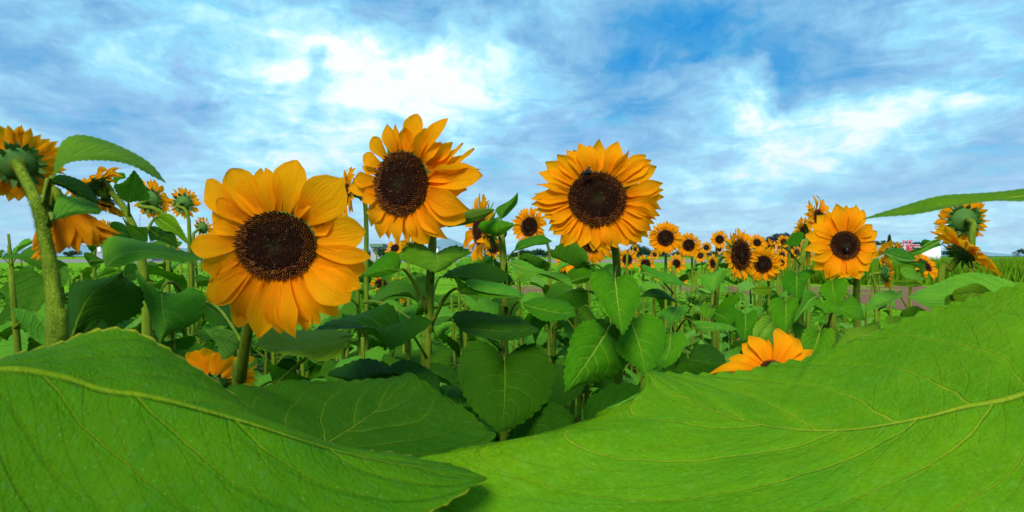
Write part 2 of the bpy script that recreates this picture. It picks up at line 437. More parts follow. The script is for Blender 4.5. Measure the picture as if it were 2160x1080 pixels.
# ---- petals
def petal_shape(seed, tipstyle='point', bend=0.12, cup=0.12, twist=0.0, n=13, mc=3, mat_='petal', widest=0.55):
    r = random.Random(seed); V = []; uv = []
    ph = r.uniform(0, 6)
    for i in range(n):
        t = i / (n - 1)
        g = (0.30 + 0.70 * min(1, t / widest) ** 0.8) if t < widest else math.cos((t - widest) / (1 - widest) * math.pi / 2) ** (0.95 if tipstyle == 'point' else 0.45)
        if i == n - 1: g = 0.03 if tipstyle == 'point' else 0.22
        for j in range(-mc, mc + 1):
            s = j / mc; y = 0.5 * g * s
            tx = t
            if tipstyle == 'notch' and t > .8: tx = t - 0.10 * (t - .8) / .2 * math.exp(-((s) / .35) ** 2)
            if tipstyle == 'round' and t > .8: tx = t - 0.03 * abs(s)
            z = bend * math.sin(math.pi * t) - bend * 0.9 * max(0, t - .75) + cup * .7 * (s * s - .4) * (0.6 + .4 * math.sin(math.pi * t)) * 0.4
            z += 0.020 * math.cos(s * 7.5) * math.sin(math.pi * t) + 0.015 * math.sin(t * 7 + ph) * s
            edgew = 0.03 * math.sin(t * 11 + ph) * (abs(s) ** 3) * (1 if t < .97 else 0)
            y += edgew * 0.25 * (1 if s > 0 else -1)
            a = twist * t * t
            y, z2 = y * math.cos(a), z + y * math.sin(a) * .6
            V.append((tx, y, z2 + 0)); uv.append((t, s))
    return mesh('petal', V, grid_faces(n, 2 * mc + 1), M[mat_], uvs={'blade': uv})


PET = {}
for mn in ('petal', 'petal_deep'):
    PET[mn] = {'point': [petal_shape(i, 'point', [.10, .16, .05, .2, -.05][i], [.2, .1, .3, .15, .2][i], [0, .3, -.3, .1, .5][i], mat_=mn) for i in range(5)],
               'round': [petal_shape(10 + i, 'round', [.10, .05, .14, .03][i], [.15, .25, .1, .2][i], [0, .2, -.2, .1][i], mat_=mn, widest=.62) for i in range(4)],
               'notch': [petal_shape(20 + i, 'notch', .06, .2, .1 * i, mat_=mn, widest=.66) for i in range(2)],
               'twist': [petal_shape(30 + i, 'point', [.22, -.12, .15, .3][i], .35, [1.2, -1.1, .8, -1.6][i], mat_=mn, widest=.45) for i in range(4)]}
PETLOW = [petal_shape(50 + i, 'point', [.1, .18, .02][i], .2, [0, .4, -.3][i], n=7, mc=2, mat_='petal_deep') for i in range(3)]


def head_frame(C, Nn):
    Nn = Vector(Nn).normalized(); X = Vector((0, 0, 1)).cross(Nn)      # X to the right when the head faces the viewer
    if X.length < .05: X = Vector((1, 0, 0))
    X.normalize(); Y = Nn.cross(X).normalized()
    mm = Matrix((X, Y, Nn)).transposed().to_4x4(); mm.translation = Vector(C)
    return mm, X, Y, Nn


DISC_CACHE = {}


def disc_mesh(nf, key, dome=0.22):
    if (nf, key) in DISC_CACHE: return DISC_CACHE[(nf, key)]
    r = random.Random(nf + key); V = []; Fc = []; C = []
    nr, ns = 10, 28
    def hz(q): return dome * (1 - q ** 2.2) - 0.10 * math.exp(-(q / .28) ** 2)
    for i in range(nr + 1):
        q = i / nr
        for j in range(ns):
            a = 2 * math.pi * j / ns; V.append((q * math.cos(a), q * math.sin(a), hz(q) - 0.02))
            b = (0.022, 0.009, 0.004) if q > .25 else (0.035, 0.028, 0.009)
            if nf == 0:
                f_ = r.uniform(.5, 1.6); b = tuple(x * f_ for x in b)
            C.append(b)
    Fc += grid_faces(nr + 1, ns, True)
    if nf:
        ga = math.pi * (3 - math.sqrt(5)); s = 1.75 / math.sqrt(nf)
        for i in range(nf):
            q = math.sqrt((i + .5) / nf); a = i * ga
            cx, cy, z0 = q * math.cos(a), q * math.sin(a), hz(q)
            outer = q > 0.72 + r.uniform(-.06, .06)
            hgt = s * (1.5 if outer else 0.8) * r.uniform(.7, 1.3); rad = s * 0.40
            if q > .97: hgt *= 1.5
            lean = 0.25 * q + (r.uniform(0, .35) if outer else 0)
            k0 = len(V); aa = r.uniform(0, 2)
            for (rr_, zz_) in ((rad, 0), (rad * (1.15 if outer else 1.0), hgt * .55)):
                for c_ in range(4):
                    b_ = aa + c_ * math.pi / 2
                    V.append((cx + rr_ * math.cos(b_) + lean * zz_ * math.cos(a), cy + rr_ * math.sin(b_) + lean * zz_ * math.sin(a), z0 + zz_))
            V.append((cx + lean * hgt * math.cos(a) + r.uniform(-.3, .3) * rad, cy + lean * hgt * math.sin(a) + r.uniform(-.3, .3) * rad, z0 + hgt))
            for c_ in range(4):
                c2 = (c_ + 1) % 4
                Fc.append((k0 + c_, k0 + c2, k0 + 4 + c2, k0 + 4 + c_)); Fc.append((k0 + 4 + c_, k0 + 4 + c2, k0 + 8))
            f_ = r.uniform(.5, 1.5) * (1 if nf > 500 else .6)
            if q < .14: b1, b2 = (.022, .018, .007), (.045, .040, .015)
            elif outer:
                b1, b2 = (.055, .016, .005), ((.13, .040, .010) if r.random() < .85 else (.22, .09, .02))
            else:
                b1, b2 = (.015, .0055, .003), (.040, .014, .007)
                if r.random() < .06: b2 = (.12, .06, .035)
            C += [tuple(x * f_ for x in b1)] * 4 + [tuple(x * f_ for x in b2)] * 5
    me = mesh('disc', V, Fc, M['disc'], smooth=(nf == 0), col=np.array(C, dtype=np.float32))
    DISC_CACHE[(nf, key)] = me
    return me


def receptacle_mesh():
    prof = [(0.98, 0.02), (1.04, -0.10), (0.98, -0.28), (0.78, -0.44), (0.48, -0.56), (0.26, -0.68), (0.17, -0.85)]
    ns = 18; V = []
    for (q, z) in prof:
        for j in range(ns):
            a = 2 * math.pi * j / ns; V.append((q * math.cos(a) * (1 + .03 * math.sin(5 * a)), q * math.sin(a), z))
    return mesh('calyx', V, grid_faces(len(prof), ns, True), M['calyx'])


RECEPT = receptacle_mesh()


def bract_shape(seed, n=8, mc=1):
    r = random.Random(seed); V = []; uv = []
    for i in range(n):
        t = i / (n - 1); g = (0.85 + .3 * math.sin(t * math.pi)) * (1 - t ** 1.6) if i < n - 1 else 0.01
        for j in range(-mc, mc + 1):
            s = j / mc
            V.append((t, .5 * g * s, 0.15 * math.sin(t * 3) + .05 * s * s + (.25 * t * t if seed % 2 else -.2 * t * t)))
    return mesh('bract', V, grid_faces(n, 2 * mc + 1), M['calyx'])


BRACT = [bract_shape(i) for i in range(4)]


def bake(items):
    """join (mesh, matrix) pairs into plain vertex and face lists, keeping the 'blade' uv"""
    V = []; Fc = []; U = []
    for me, mm in items:
        k0 = len(V); V += [tuple(mm @ v.co) for v in me.vertices]
        Fc += [tuple(k0 + i for i in p.vertices) for p in me.polygons]
        if me.uv_layers:
            u = [None] * len(me.vertices); l = me.uv_layers[0].data
            for lp in me.loops: u[lp.vertex_index] = tuple(l[lp.index].uv)
            U += u
        else: U += [(0, 0)] * len(me.vertices)
    return V, Fc, U


def flower_head(parent, C, Nn, Rr, petals=None, npet=34, plen=1.15, detail=1, style='point', deep=False, oval=(1, 1), seed=0, pw=0.34, bracts=22, blen=0.75, ragged=0.15, back=0.0, missing=()):
    """C centre of the disc face, Nn facing direction, Rr disc radius in metres.  petals: traced list of (px, py, width_px[, style[, height]])"""
    r = random.Random(seed); mm, X, Y, Z = head_frame(C, Nn)
    sc = Matrix.Diagonal((Rr * oval[0], Rr * oval[1], Rr, 1))
    link('flower_disc', disc_mesh([0, 260, 1100][detail], seed % 3), parent, mm @ sc)
    cal = link('calyx', RECEPT, parent, mm @ sc)
    pm = 'petal_deep' if deep else 'petal'
    items = []

    def add_petal(bang, tip3, width, st, layer):
        b = Vector((math.cos(bang) * Rr * oval[0] * .97, math.sin(bang) * Rr * oval[1] * .97, (-0.03 - 0.06 * layer) * Rr)); B = mm @ b
        roll = r.uniform(-.2, .2)
        out_ = (tip3 - B).normalized(); side = Z.cross(out_)
        nn = Z * math.cos(roll) + side * math.sin(roll)
        me = r.choice(PET[pm][st]) if detail else r.choice(PETLOW)
        items.append((me, frame_matrix(B, tip3, nn, width)))

    if petals:
        camp = Vector((0, 0, H)); Ci = mm.inverted()
        for i, p in enumerate(petals):
            px, py, wd = p[0], p[1], p[2]; st = p[3] if len(p) > 3 else style; hh = (p[4] if len(p) > 4 else r.uniform(-.15, .2)) * Rr
            if p[3:] and p[3] is None: st = style
            ray = (W(px, py, 1) - camp); c0 = Vector(C) + Z * hh
            tt = (c0 - camp).dot(Z) / ray.dot(Z); tip = camp + ray * tt
            lt = Ci @ tip; ang = math.atan2(lt[1] / oval[1], lt[0] / oval[0])
            add_petal(ang + r.uniform(-.05, .05), tip, wd / F * tip[1] * 1.2, st, i % 2)
        nb = 22     # a second whorl behind, shorter, filling in
        for i in range(nb):
            ang = 2 * math.pi * (i + r.uniform(.3, .7)) / nb
            # length limited by the nearest traced tips
            tips = [(abs((math.atan2((Ci @ it[1].translation)[1], (Ci @ it[1].translation)[0]) - ang + math.pi) % (2 * math.pi) - math.pi), (it[1] @ Vector((1, 0, 0)) - Vector(C)).length) for it in items[:len(petals)]]
            near = min(tips)[1]
            d = near * r.uniform(.68, .84)
            tip = mm @ Vector((math.cos(ang) * d * 1.0, math.sin(ang) * d, -.55 * Rr))
            add_petal(ang, tip, d * .42, style if style != 'notch' else 'round', 2)
    else:
        for lay in (0, 1):
            n_ = npet // 2
            for i in range(n_):
                ang = 2 * math.pi * (i + .5 * lay + r.uniform(-.22, .22)) / n_
                if any(a0 < (ang % (2 * math.pi)) < a1 for a0, a1 in missing): continue
                L = Rr * (1 + plen * r.uniform(1 - ragged, 1 + ragged * .6) * (1 - .06 * lay))
                h = Rr * (r.uniform(-.12, .35) - .15 * lay - back * plen)
                tip = mm @ Vector((math.cos(ang + r.uniform(-.05, .05)) * L * oval[0], math.sin(ang) * L * oval[1], h))
                st = style if r.random() < .8 else r.choice(['point', 'twist'])
                add_petal(ang, tip, Rr * plen * pw * r.uniform(.8, 1.2) * 1.25, st, lay)
    if detail == 0:
        V, Fc, U = bake(items)
        V = [tuple(mm.inverted() @ Vector(v)) for v in V]
        link('petals', mesh('petals', V, Fc, M['petal_deep'], uvs={'blade': U}), parent, mm)
    else:
        for me, pmx in items: link('petal', me, parent, pmx)
    br = []
    if blen > .75: bracts = int(bracts * 1.7)
    for i in range(bracts):
        ang = 2 * math.pi * (i + r.uniform(-.3, .3)) / bracts * (1 if blen <= .75 else 2.0); ring = i % 2 if blen <= .75 else (i % 4)
        qb = [1.0, .98, .84, .62][ring]
        b = Vector((math.cos(ang) * qb * oval[0], math.sin(ang) * qb * oval[1], [-.10, -.26, -.40, -.52][ring])) * Rr
        L = blen * r.uniform(.75, 1.2)
        t_ = b + Vector((math.cos(ang) * L * .85, math.sin(ang) * L * .85, r.uniform(-.45, .0) * L)) * Rr
        br.append((BRACT[i % 4], frame_matrix(mm @ b, mm @ t_, -Z + (mm @ b - mm.translation).normalized() * .5, Rr * .36)))
    if detail == 2 or blen > .8:
        for me, bm in br: link('bract', me, cal, bm)
    elif bracts:
        V, Fc, U = bake(br); inv = mm.inverted()
        link('bracts', mesh('bracts', [tuple(inv @ Vector(v)) for v in V], Fc, M['calyx']), cal, mm)
    return mm, Z


def stem_to(parent, base_pts, C, Z, Rr, r0, r1, n=28, seg=10, hairs=0, hlen=.003):
    neck = Vector(C) - Z * Rr * 0.75
    pts = list(base_pts) + [neck - Z * Rr * 0.9 + Vector((0, 0, -.3 * Rr)), neck]
    rad = np.linspace(r0, r1, len(pts))
    rad[-1] = r1 * 1.15
    return link('stem', shift(tube_mesh('stem', pts, rad, M['stem'], seg, n, hairs, hlen), parent), parent, WM[parent.name])


def shift(me, parent):
    """express a mesh built in world space about its parent's origin"""
    me.transform(WM[parent.name].inverted()); return me


def stalk(leafobj, B, S, rad, hairs=0, sag=0.25):
    """petiole from the blade base B back to the stem point S; a sub-part of its leaf"""
    B, S = Vector(B), Vector(S); d = (B - S); rad *= .68; mid = S + d * .5 + Vector((0, 0, sag * d.length * .30)); q = S + d * .85 + Vector((0, 0, sag * d.length * .22))
    me = tube_mesh('leaf_stalk', [S, mid, q, B], [rad * 1.3, rad, rad * .8, rad * .6], M['stem'], 6, 9, hairs)
    me.transform(WM[leafobj.name].inverted())
    return link('leaf_stalk', me, leafobj, WM[leafobj.name])


def traced_leaf(parent, Lp, Rp, db, dt, dl=0.0, dr=0.0, mid=None, mat_='leaf', rows=41, cols=5, wave=.02, crease=.03, tooth=.035, bow=0.0, att=None, srad=.0035, label=None, period=3, sag=.25, flat=0.0):
    """a leaf blade: Lp / Rp are its two edges from base to tip seen in the photo, db / dt distances of base and tip, dl / dr extra distance of each edge"""
    r = random.Random(int(Lp[0][0] * 7 + Rp[-1][1]))
    Le, Re = resample(Lp, rows), resample(Rp, rows)
    Mi = resample(mid, rows) if mid else 0.5 * (Le + Re) * .5 + 0.5 * np.linspace(Le[0], Le[-1], rows)
    ts = np.linspace(0, 1, rows); ph = r.uniform(0, 6)
    wid = np.linalg.norm(Re - Le, axis=1).max(); span = np.linalg.norm(Mi[-1] - Mi[0])
    Bw, Tw = W(*Mi[0], db), W(*Mi[-1], dt); Lw = (Tw - Bw).length
    P = []; S = []
    for i, t in enumerate(ts):
        sn = math.sin(math.pi * t) ** .6 if 0 < t < 1 else 0
        lob = max(sn, 0.0)
        dM = db + (dt - db) * t + bow * math.sin(math.pi * t)
        for j in range(-cols, cols + 1):
            s = j / cols; a = abs(s); E = Re[i] if s > 0 else Le[i]; dE = dM + (dr if s > 0 else dl) * lob
            px = Mi[i] + (E - Mi[i]) * a
            if a == 1 and 0 < i < rows - 1:
                saw = ((i % period) / (period - 1) - .5) * 2
                px = px + (E - Mi[i]) / (np.linalg.norm(E - Mi[i]) + 1e-6) * saw * tooth * wid * .5
            dd = dM + (dE - dM) * a
            P.append(np.array(W(px[0], px[1], dd))); S.append((t, s))
    P = np.array(P); nc = 2 * cols + 1
    G = P.reshape(rows, nc, 3)
    nrm = np.cross(np.array(Tw - Bw), (G[:, -1] - G[:, 0]).mean(0)); nrm /= np.linalg.norm(nrm) + 1e-9
    if nrm.dot(np.array(Bw) - np.array([0, 0, H])) > 0 and abs(nrm[2]) < .35: nrm = -nrm
    elif nrm[2] < 0 and abs(nrm[2]) >= .35: nrm = -nrm
    hw = np.linalg.norm(G[:, -1] - G[:, 0], axis=1) * .5 / Lw
    U2 = []
    for i in range(rows):
        t = ts[i]
        for j in range(nc):
            s = (j - cols) / cols; a = abs(s)
            q = (t - .42 * a - .16 * a * a) * 5.5 + .14 * (1 if s > 0 else -1)
            puff = .35 * (abs(math.sin(math.pi * q)) - .5) * min(1, a * 3) * (1 - a ** 3)
            G[i, j] += nrm * Lw * (crease * (puff + .9 * (1 - math.exp(-(a / .2) ** 2)) - .5) * math.sin(math.pi * min(1, t * 1.0)) ** .5 * (1 if 0 < t < 1 else 0) + wave * a * a * math.sin(t * 8 + ph + (2 if s > 0 else 0)) * math.sin(math.pi * t))
            U2.append((s * hw[i], t))
    fc = grid_faces(rows, nc)
    v = G.reshape(-1, 3)
    # keep the front of the faces on the upper side
    f0 = fc[(rows // 2) * (nc - 1) + cols]; fn = np.cross(v[f0[1]] - v[f0[0]], v[f0[2]] - v[f0[0]])
    if fn.dot(nrm) < 0: fc = [tuple(reversed(f)) for f in fc]
    mw = Matrix.Translation(Bw); inv = mw.inverted()
    vv = [tuple(Vector(q) - Bw) for q in v]
    o = link('leaf', mesh('leaf', vv, fc, M[mat_], uvs={'blade': S, 'size': U2}), parent, mw)
    if label: o['label'] = label
    if att is not None:
        p0 = Vector(v[cols]) ; stalk(o, Vector(G[0, cols]), Vector(att), srad, sag=sag)
    return o


def simple_leaf(parent, B, T, nrm, width, mat_='leaf', att=None, srad=.003, var=None, low=False):
    me = LEAVES[mat_][var if var is not None else random.randrange(6)]
    o = link('leaf', me, parent, frame_matrix(B, T, nrm, width))
    if att is not None: stalk(o, B, att, srad)
    return o


def px_leaf(parent, b, t, wr=.8, nrm=(0, -.5, 1), mat_='leaf', att=None, var=None):
    B, T = W(*b), W(*t)
    return simple_leaf(parent, B, T, nrm, (T - B).length * wr, mat_, W(*att) if att else None, .0032, var)


def leafy(parent, pts, n, zlo, zhi, size, mats=('leaf', 'leaf', 'leaf_dark', 'leaf_pale'), seed=0, srad=.003, away=None):
    """n leaves up a stem given as world points (bottom to top)"""
    r = random.Random(seed); P = [Vector(p) for p in pts]
    zs = [p.z for p in P]
    for i in range(n):
        u = (i + r.uniform(0, .6)) / n; z = zlo + (zhi - zlo) * u
        x = float(np.interp(z, zs, [p.x for p in P])); y = float(np.interp(z, zs, [p.y for p in P]))
        ang = i * 2.4 + r.uniform(-.4, .4) + seed
        o = Vector((math.cos(ang), math.sin(ang), 0)); sz = size * (1.0 - .45 * u) * r.uniform(.8, 1.15)
        S = Vector((x, y, z)); B = S + o * sz * .42 + Vector((0, 0, sz * .28))
        dr = r.uniform(.15, .9); T = B + (o * math.cos(dr) + Vector((0, 0, -math.sin(dr)))) * sz + o.cross(Vector((0, 0, 1))) * sz * r.uniform(-.25, .25)
        nrm = Vector((0, 0, 1)) + o * .3 + Vector((r.uniform(-.4, .4), r.uniform(-.5, .1), 0))
        mt_ = r.choice(mats)
        if u < .3 and r.random() < .22: mt_ = 'leaf_dry'; T = B + Vector((o.x * .25, o.y * .25, -1)) * sz * .8
        simple_leaf(parent, B, T, nrm, sz * r.uniform(.72, .92), mt_, S, srad)


def plant_root(px, d, label, cat='sunflower', group=None, name='sunflower'):
    return root(name, Vector(((px - 1080) / F * d, d, 0)), label, cat, group)



MARKS = [(20, 'left border'), (118, 'thick hairy stem'), (262, 'arching stem on the left'), (388, 'smaller back-turned bloom'), (582, 'largest left bloom'), (730, 'small profile bloom'), (846, 'tall ragged bloom'), (1063, 'bare central stem'),
         (1158, 'bloom with the oval disc'), (1260, 'large round bloom'), (1404, 'medium dark-disc bloom'), (1462, 'spiky green bud'), (1561, 'tall-disc bloom'), (1630, 'low upward-facing bloom'), (1783, 'bloom with the banded bee'), (1872, 'edge-on bloom'), (2035, 'spiky green calyx')]
SEEN_LABELS = {}
def where(px):
    m_ = min(MARKS, key=lambda q: abs(q[0] - px)); dx = px - m_[0]
    return ('just left of the ' if dx < -14 else 'just right of the ' if dx > 14 else 'in line with the ') + m_[1]
def depthword(d):
    return 'nearest' if d < 1.35 else 'near' if d < 1.8 else 'middle-row' if d < 2.4 else 'rear' if d < 3.4 else 'far'

# ================================================================== the setting
def sheet(name, x0, x1, y0, y1, z, material, nx=2, ny=2, amp=0.0):
    V = []; r = random.Random(3)
    for i in range(ny):
        for j in range(nx):
            V.append((x0 + (x1 - x0) * j / (nx - 1), y0 + (y1 - y0) * i / (ny - 1), z + r.uniform(-amp, amp)))
    return tag(link(name, mesh(name, V, grid_faces(ny, nx), material), None), kind='structure')


def ground_mat(name, cols, scales, rough=.95, bstr=.6, bd=.03):
    m, k, out = mat(name); tc = k.n('ShaderNodeNewGeometry').outputs['Position']
    a = k.noise(tc, scales[0], 6, .65); b = k.noise(tc, scales[1], 5, .6)
    c = k.mix(k.ss(a, .35, .65), cols[0], cols[1]); c = k.mix(k.m('MULTIPLY', k.ss(b, .45, .7), .8), c, cols[2])
    finish(k, out, c, rough, .02, a, bstr, bd); return m


M['soil'] = ground_mat('soil_painted_shade', [(.012, .009, .005), (.030, .020, .010), (.012, .025, .004)], (14, 3))  # soil colour kept extra dark to stand in for shade beneath the plants
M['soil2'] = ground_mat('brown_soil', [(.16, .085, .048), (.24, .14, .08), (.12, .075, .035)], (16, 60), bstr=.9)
M['meadow'] = ground_mat('bright_meadow', [(.06, .20, .002), (.13, .30, .003), (.03, .12, .002)], (1.2, 7))
M['meadow2'] = ground_mat('far_meadow', [(.11, .28, .004), (.16, .32, .008), (.07, .20, .004)], (.12, .5))
M['road'] = ground_mat('grey_road', [(.19, .18, .17), (.26, .24, .22), (.22, .20, .17)], (2, .2))
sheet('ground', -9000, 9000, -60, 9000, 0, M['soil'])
sheet('meadow', -120, 120, 9.0, 20.5, .008, M['meadow'], 60, 20, .003)
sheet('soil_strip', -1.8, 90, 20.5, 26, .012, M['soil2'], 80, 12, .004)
sheet('far_meadow', -400, 400, 20.4, 118, .010, M['meadow2'])
sheet('road', -900, 900, 118, 230, .024, M['road'])
sheet('distant_field', -1500, 1500, 230, 900, .03, M['meadow2'])
sheet('soil_patch', 9.3, 26, 10.5, 20.45, .022, M['soil2'], 30, 30, .004)

# far hills
M['hill'] = plain('haze_blue_hill', (.16, .27, .32), .9, .1, .2, .002)  # bluish haze of distance painted into the hill colour
def hills(x0, x1, y, hmax, seed):
    r = random.Random(seed); V = []; n = 60
    for j in range(n + 1):
        u = j / n; x = x0 + (x1 - x0) * u
        h = hmax * math.sin(math.pi * u) ** .7 * (.62 + .25 * math.sin(u * 9 + seed) + .13 * math.sin(u * 31 + seed) + r.uniform(-.02, .02))
        V += [(x, y - 300, -1), (x, y, max(0, h)), (x, y + 500, max(0, h * .7)), (x, y + 1200, -1)]
    return tag(link('hills', mesh('hills', V, [(j * 4 + k, j * 4 + k + 1, (j + 1) * 4 + k + 1, (j + 1) * 4 + k) for j in range(n) for k in range(3)], M['hill'])), kind='structure')
hills(-900, 60, 3000, 95, 2); hills(-3500, -700, 3600, 85, 5); hills(500, 3600, 3800, 60, 9)

# ground cover: low leafy weeds, dry litter, far grass
def cover(name, n, y0, y1, size, material, xr=None, hmax=.12, upright=False, seed=0, power=1.0):
    r = np.random.default_rng(seed)
    y = y0 + (y1 - y0) * r.random(n) ** power
    lim = y * .92 + .5
    x = (r.random(n) * 2 - 1) * lim if xr is None else xr[0] + (xr[1] - xr[0]) * r.random(n)
    if xr is None and y1 > 8:
        keep = ~((x > .57 * y) & (y > 9)); x, y = x[keep], y[keep]; n = len(x)
    clump = .5 + .5 * np.sin(x * 3.1 + np.sin(y * 2.3) * 2) * np.sin(y * 2.7 + np.sin(x * 1.7))
    z = .01 + hmax * r.random(n) * (.25 + clump)
    sz = size * (.5 + r.random(n)) * (1 + y * .02)
    a = r.random(n) * 6.283
    dx, dy = np.cos(a), np.sin(a)
    tilt = (r.random(n) - .2) * (1.2 if not upright else .6)
    if upright:
        up = sz * 2.2; w_ = sz * .10
        P0 = np.stack([x - dx * w_, y - dy * w_, np.zeros(n)], 1); P1 = np.stack([x + dx * w_, y + dy * w_, np.zeros(n)], 1)
        lean = (r.random(n) - .5) * .5
        P2 = np.stack([x + lean * up + dx * w_ * .7, y, up * .6], 1); P3 = np.stack([x + lean * up * 1.8, y, up], 1)
    else:
        P0 = np.stack([x, y, z], 1)
        P1 = P0 + np.stack([dx * sz * .5 - dy * sz * .38, dy * sz * .5 + dx * sz * .38, tilt * sz * .5 + .006], 1)
        P2 = P0 + np.stack([dx * sz, dy * sz, tilt * sz * .7], 1)
        P3 = P0 + np.stack([dx * sz * .5 + dy * sz * .38, dy * sz * .5 - dx * sz * .38, tilt * sz * .5 - .002], 1)
    V = np.stack([P0, P1, P2, P3], 1).reshape(-1, 3).astype(np.float32)
    me = bpy.data.meshes.new(name); me.vertices.add(4 * n); me.vertices.foreach_set('co', V.ravel())
    me.loops.add(4 * n); me.loops.foreach_set('vertex_index', np.arange(4 * n, dtype=np.int32))
    me.polygons.add(n); me.polygons.foreach_set('loop_start', np.arange(0, 4 * n, 4, dtype=np.int32)); me.polygons.foreach_set('loop_total', np.full(n, 4, dtype=np.int32))
    me.update(); me.validate(); me.materials.append(material)
    return tag(link(name, me), kind='stuff')


def cover_mat(name, c1, c2, c3, sc=3.0):
    m, k, out = mat(name); p = k.n('ShaderNodeNewGeometry')
    a = k.noise(p.outputs['Position'], sc, 3); b = k.n('ShaderNodeNewGeometry').outputs['Random Per Island']
    c = k.mix(k.ss(a, .35, .65), c1, c2); c = k.mix(k.m('MULTIPLY', b, .7), c, c3)
    finish(k, out, c, .7, .04, None, trans=.2, tcol=c); return m


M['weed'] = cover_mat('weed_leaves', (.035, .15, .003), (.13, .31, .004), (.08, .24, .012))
M['weed_shaded'] = cover_mat('understory_leaves_shaded', (.010, .045, .002), (.03, .12, .003), (.015, .06, .004))  # darker copy of the weed greens, shade under the plants painted in
M['straw'] = cover_mat('dry_straw', (.30, .20, .11), (.20, .12, .06), (.42, .33, .22), 9)
M['grass'] = cover_mat('long_grass', (.04, .16, .002), (.10, .26, .004), (.14, .22, .01))
cover('low_weeds', 60000, 8.0, 20.4, .055, M['weed'], power=1.5, hmax=.10)
cover('understory_weeds', 42000, 1.3, 9.0, .05, M['weed_shaded'], hmax=.22, seed=1)
cover('dry_litter', 9000, 1.2, 9, .05, M['straw'], hmax=.02, seed=2)
cover('far_weeds', 14000, 26, 60, .10, M['weed'], hmax=.10, seed=4)
cover('tall_grass', 26000, 27, 36, .25, M['grass'], xr=(14, 40), upright=True, seed=5)

# ---- far trees
M['crown'] = cover_mat('tree_foliage', (.015, .045, .02), (.03, .085, .02), (.02, .06, .03), .5)
M['crown_violet'] = cover_mat('dusky_foliage', (.02, .035, .04), (.05, .05, .09), (.03, .06, .03), .5)
M['bark'] = plain('tree_bark', (.07, .05, .035), .9, .1, .4, 6)
CROWNS = []
def crown_mesh(seed, n=1500, conifer=False, mt='crown'):
    r = np.random.default_rng(seed); V = []; Fc = []
    lumps = [(r.uniform(-.55, .55), r.uniform(-.5, .5), r.uniform(.38, .85), r.uniform(.22, .42)) for _ in range(9)]
    for i in range(n):
        if conifer:
            h = r.random() ** 1.3; rad = .26 * (1 - h) * (.55 + .45 * abs(math.sin(h * 22))); a = r.random() * 6.283; q = r.random() ** .4
            p = np.array([rad * q * math.cos(a), rad * q * math.sin(a), .12 + .9 * h])
        else:
            lx, ly, lz, lr = lumps[r.integers(9)]; d = r.normal(size=3); d /= np.linalg.norm(d); q = r.random() ** .35
            p = np.array([lx, ly, lz]) + d * lr * q * np.array([1, 1, .75])
        s = .045 * (.6 + r.random()); u = r.normal(size=3); u /= np.linalg.norm(u); v = np.cross(u, r.normal(size=3)); v /= np.linalg.norm(v)
        k0 = len(V); V += [p - u * s, p + v * s * .7, p + u * s, p - v * s * .7]; Fc.append((k0, k0 + 1, k0 + 2, k0 + 3))
    return mesh('crown', V, Fc, M[mt], smooth=False)
CROWNS = [crown_mesh(1), crown_mesh(2), crown_mesh(3), crown_mesh(4, mt='crown_violet')]
CONIFER = crown_mesh(9, 900, True)
def trunk_mesh():
    return tube_mesh('trunk', [(0, 0, 0), (.01, 0, .2), (-.01, .01, .45), (.02, 0, .8)], [.035, .028, .02, .006], M['bark'], 7, 9)
TRUNK = trunk_mesh()
def tree(px, d, top_px, wr, label, v=0, conifer=False, group='trees on the far edge of the field'):
    if 'low' in label and 'tree' in label: label = ('conifer ' if conifer else '') + label.split(' tree')[0] + ' tree on the horizon ' + where(px); group = 'low trees along the horizon'
    h = (540 - top_px) / F * d + H; base = Vector(((px - 1080) / F * d, d, 0))
    o = root('conifer_tree' if conifer else 'broadleaf_tree', base, label, 'tree', group)
    mm = Matrix.Translation(base) @ Matrix.Rotation(px * .7, 4, 'Z') @ Matrix.Diagonal((h * wr, h * wr, h, 1))
    link('trunk', TRUNK, o, mm); link('crown', CONIFER if conifer else CROWNS[v], o, mm)
    return o
tree(1632, 190, 494, 1.0, 'dark rounded tree with violet top rising behind the sunflowers at right centre', 3)
tree(1612, 210, 502, .8, 'smaller dark tree at the left foot of the violet-topped tree', 3)
tree(1660, 215, 503, .8, 'dark tree just right of the violet-topped tree', 3)
for i, (px, tp) in enumerate([(1836, 510), (1847, 506), (1862, 509), (1878, 514), (1893, 512), (1905, 508), (1920, 511)]):
    tree(px, 200 + 7 * (i % 3), tp, .8, ['leftmost', 'second', 'third', 'fourth', 'fifth', 'sixth', 'rightmost'][i] + ' dusky tree from the left in the clump by the red and white shop', [3, 0, 3, 1][i % 4], group='dusky trees left of the shop')
tree(1876, 185, 497, 1.0, 'narrow conifer standing taller than the trees left of the shop', conifer=True)
tree(806, 150, 520, .8, 'dark bushy tree seen between the left and the tall sunflower', 0)
tree(848, 160, 508, .7, 'dark tree directly below the petals of the tall left-centre sunflower', 1)
tree(1345, 210, 516, .9, 'dark tree behind the petals right of the large centre sunflower', 1)
tree(1362, 230, 522, .9, 'small dark tree right of the large centre sunflower', 2)
r_ = random.Random(5)
for i in range(34):
    px = -60 + i * 72 + r_.uniform(-22, 22)
    if 1880 < px < 2010: continue
    if i % 2 == 0 and px > 1300: continue
    tree(px, r_.uniform(320, 420), 540 - r_.uniform(7, 17), r_.uniform(.9, 1.6), 'low dark tree in the long hedge line on the horizon', i % 3, group='hedge trees along the horizon')
for i in range(12):
    tree(1085 + i * 13 + r_.uniform(-4, 4), 300 + 10 * (i % 3), 540 - r_.uniform(10, 17) * (1 - .3 * abs(i - 5) / 6), 1.0, 'low dark tree in the thicket beyond the field, centre of the photo', i % 3, group='thicket trees at the centre of the horizon')
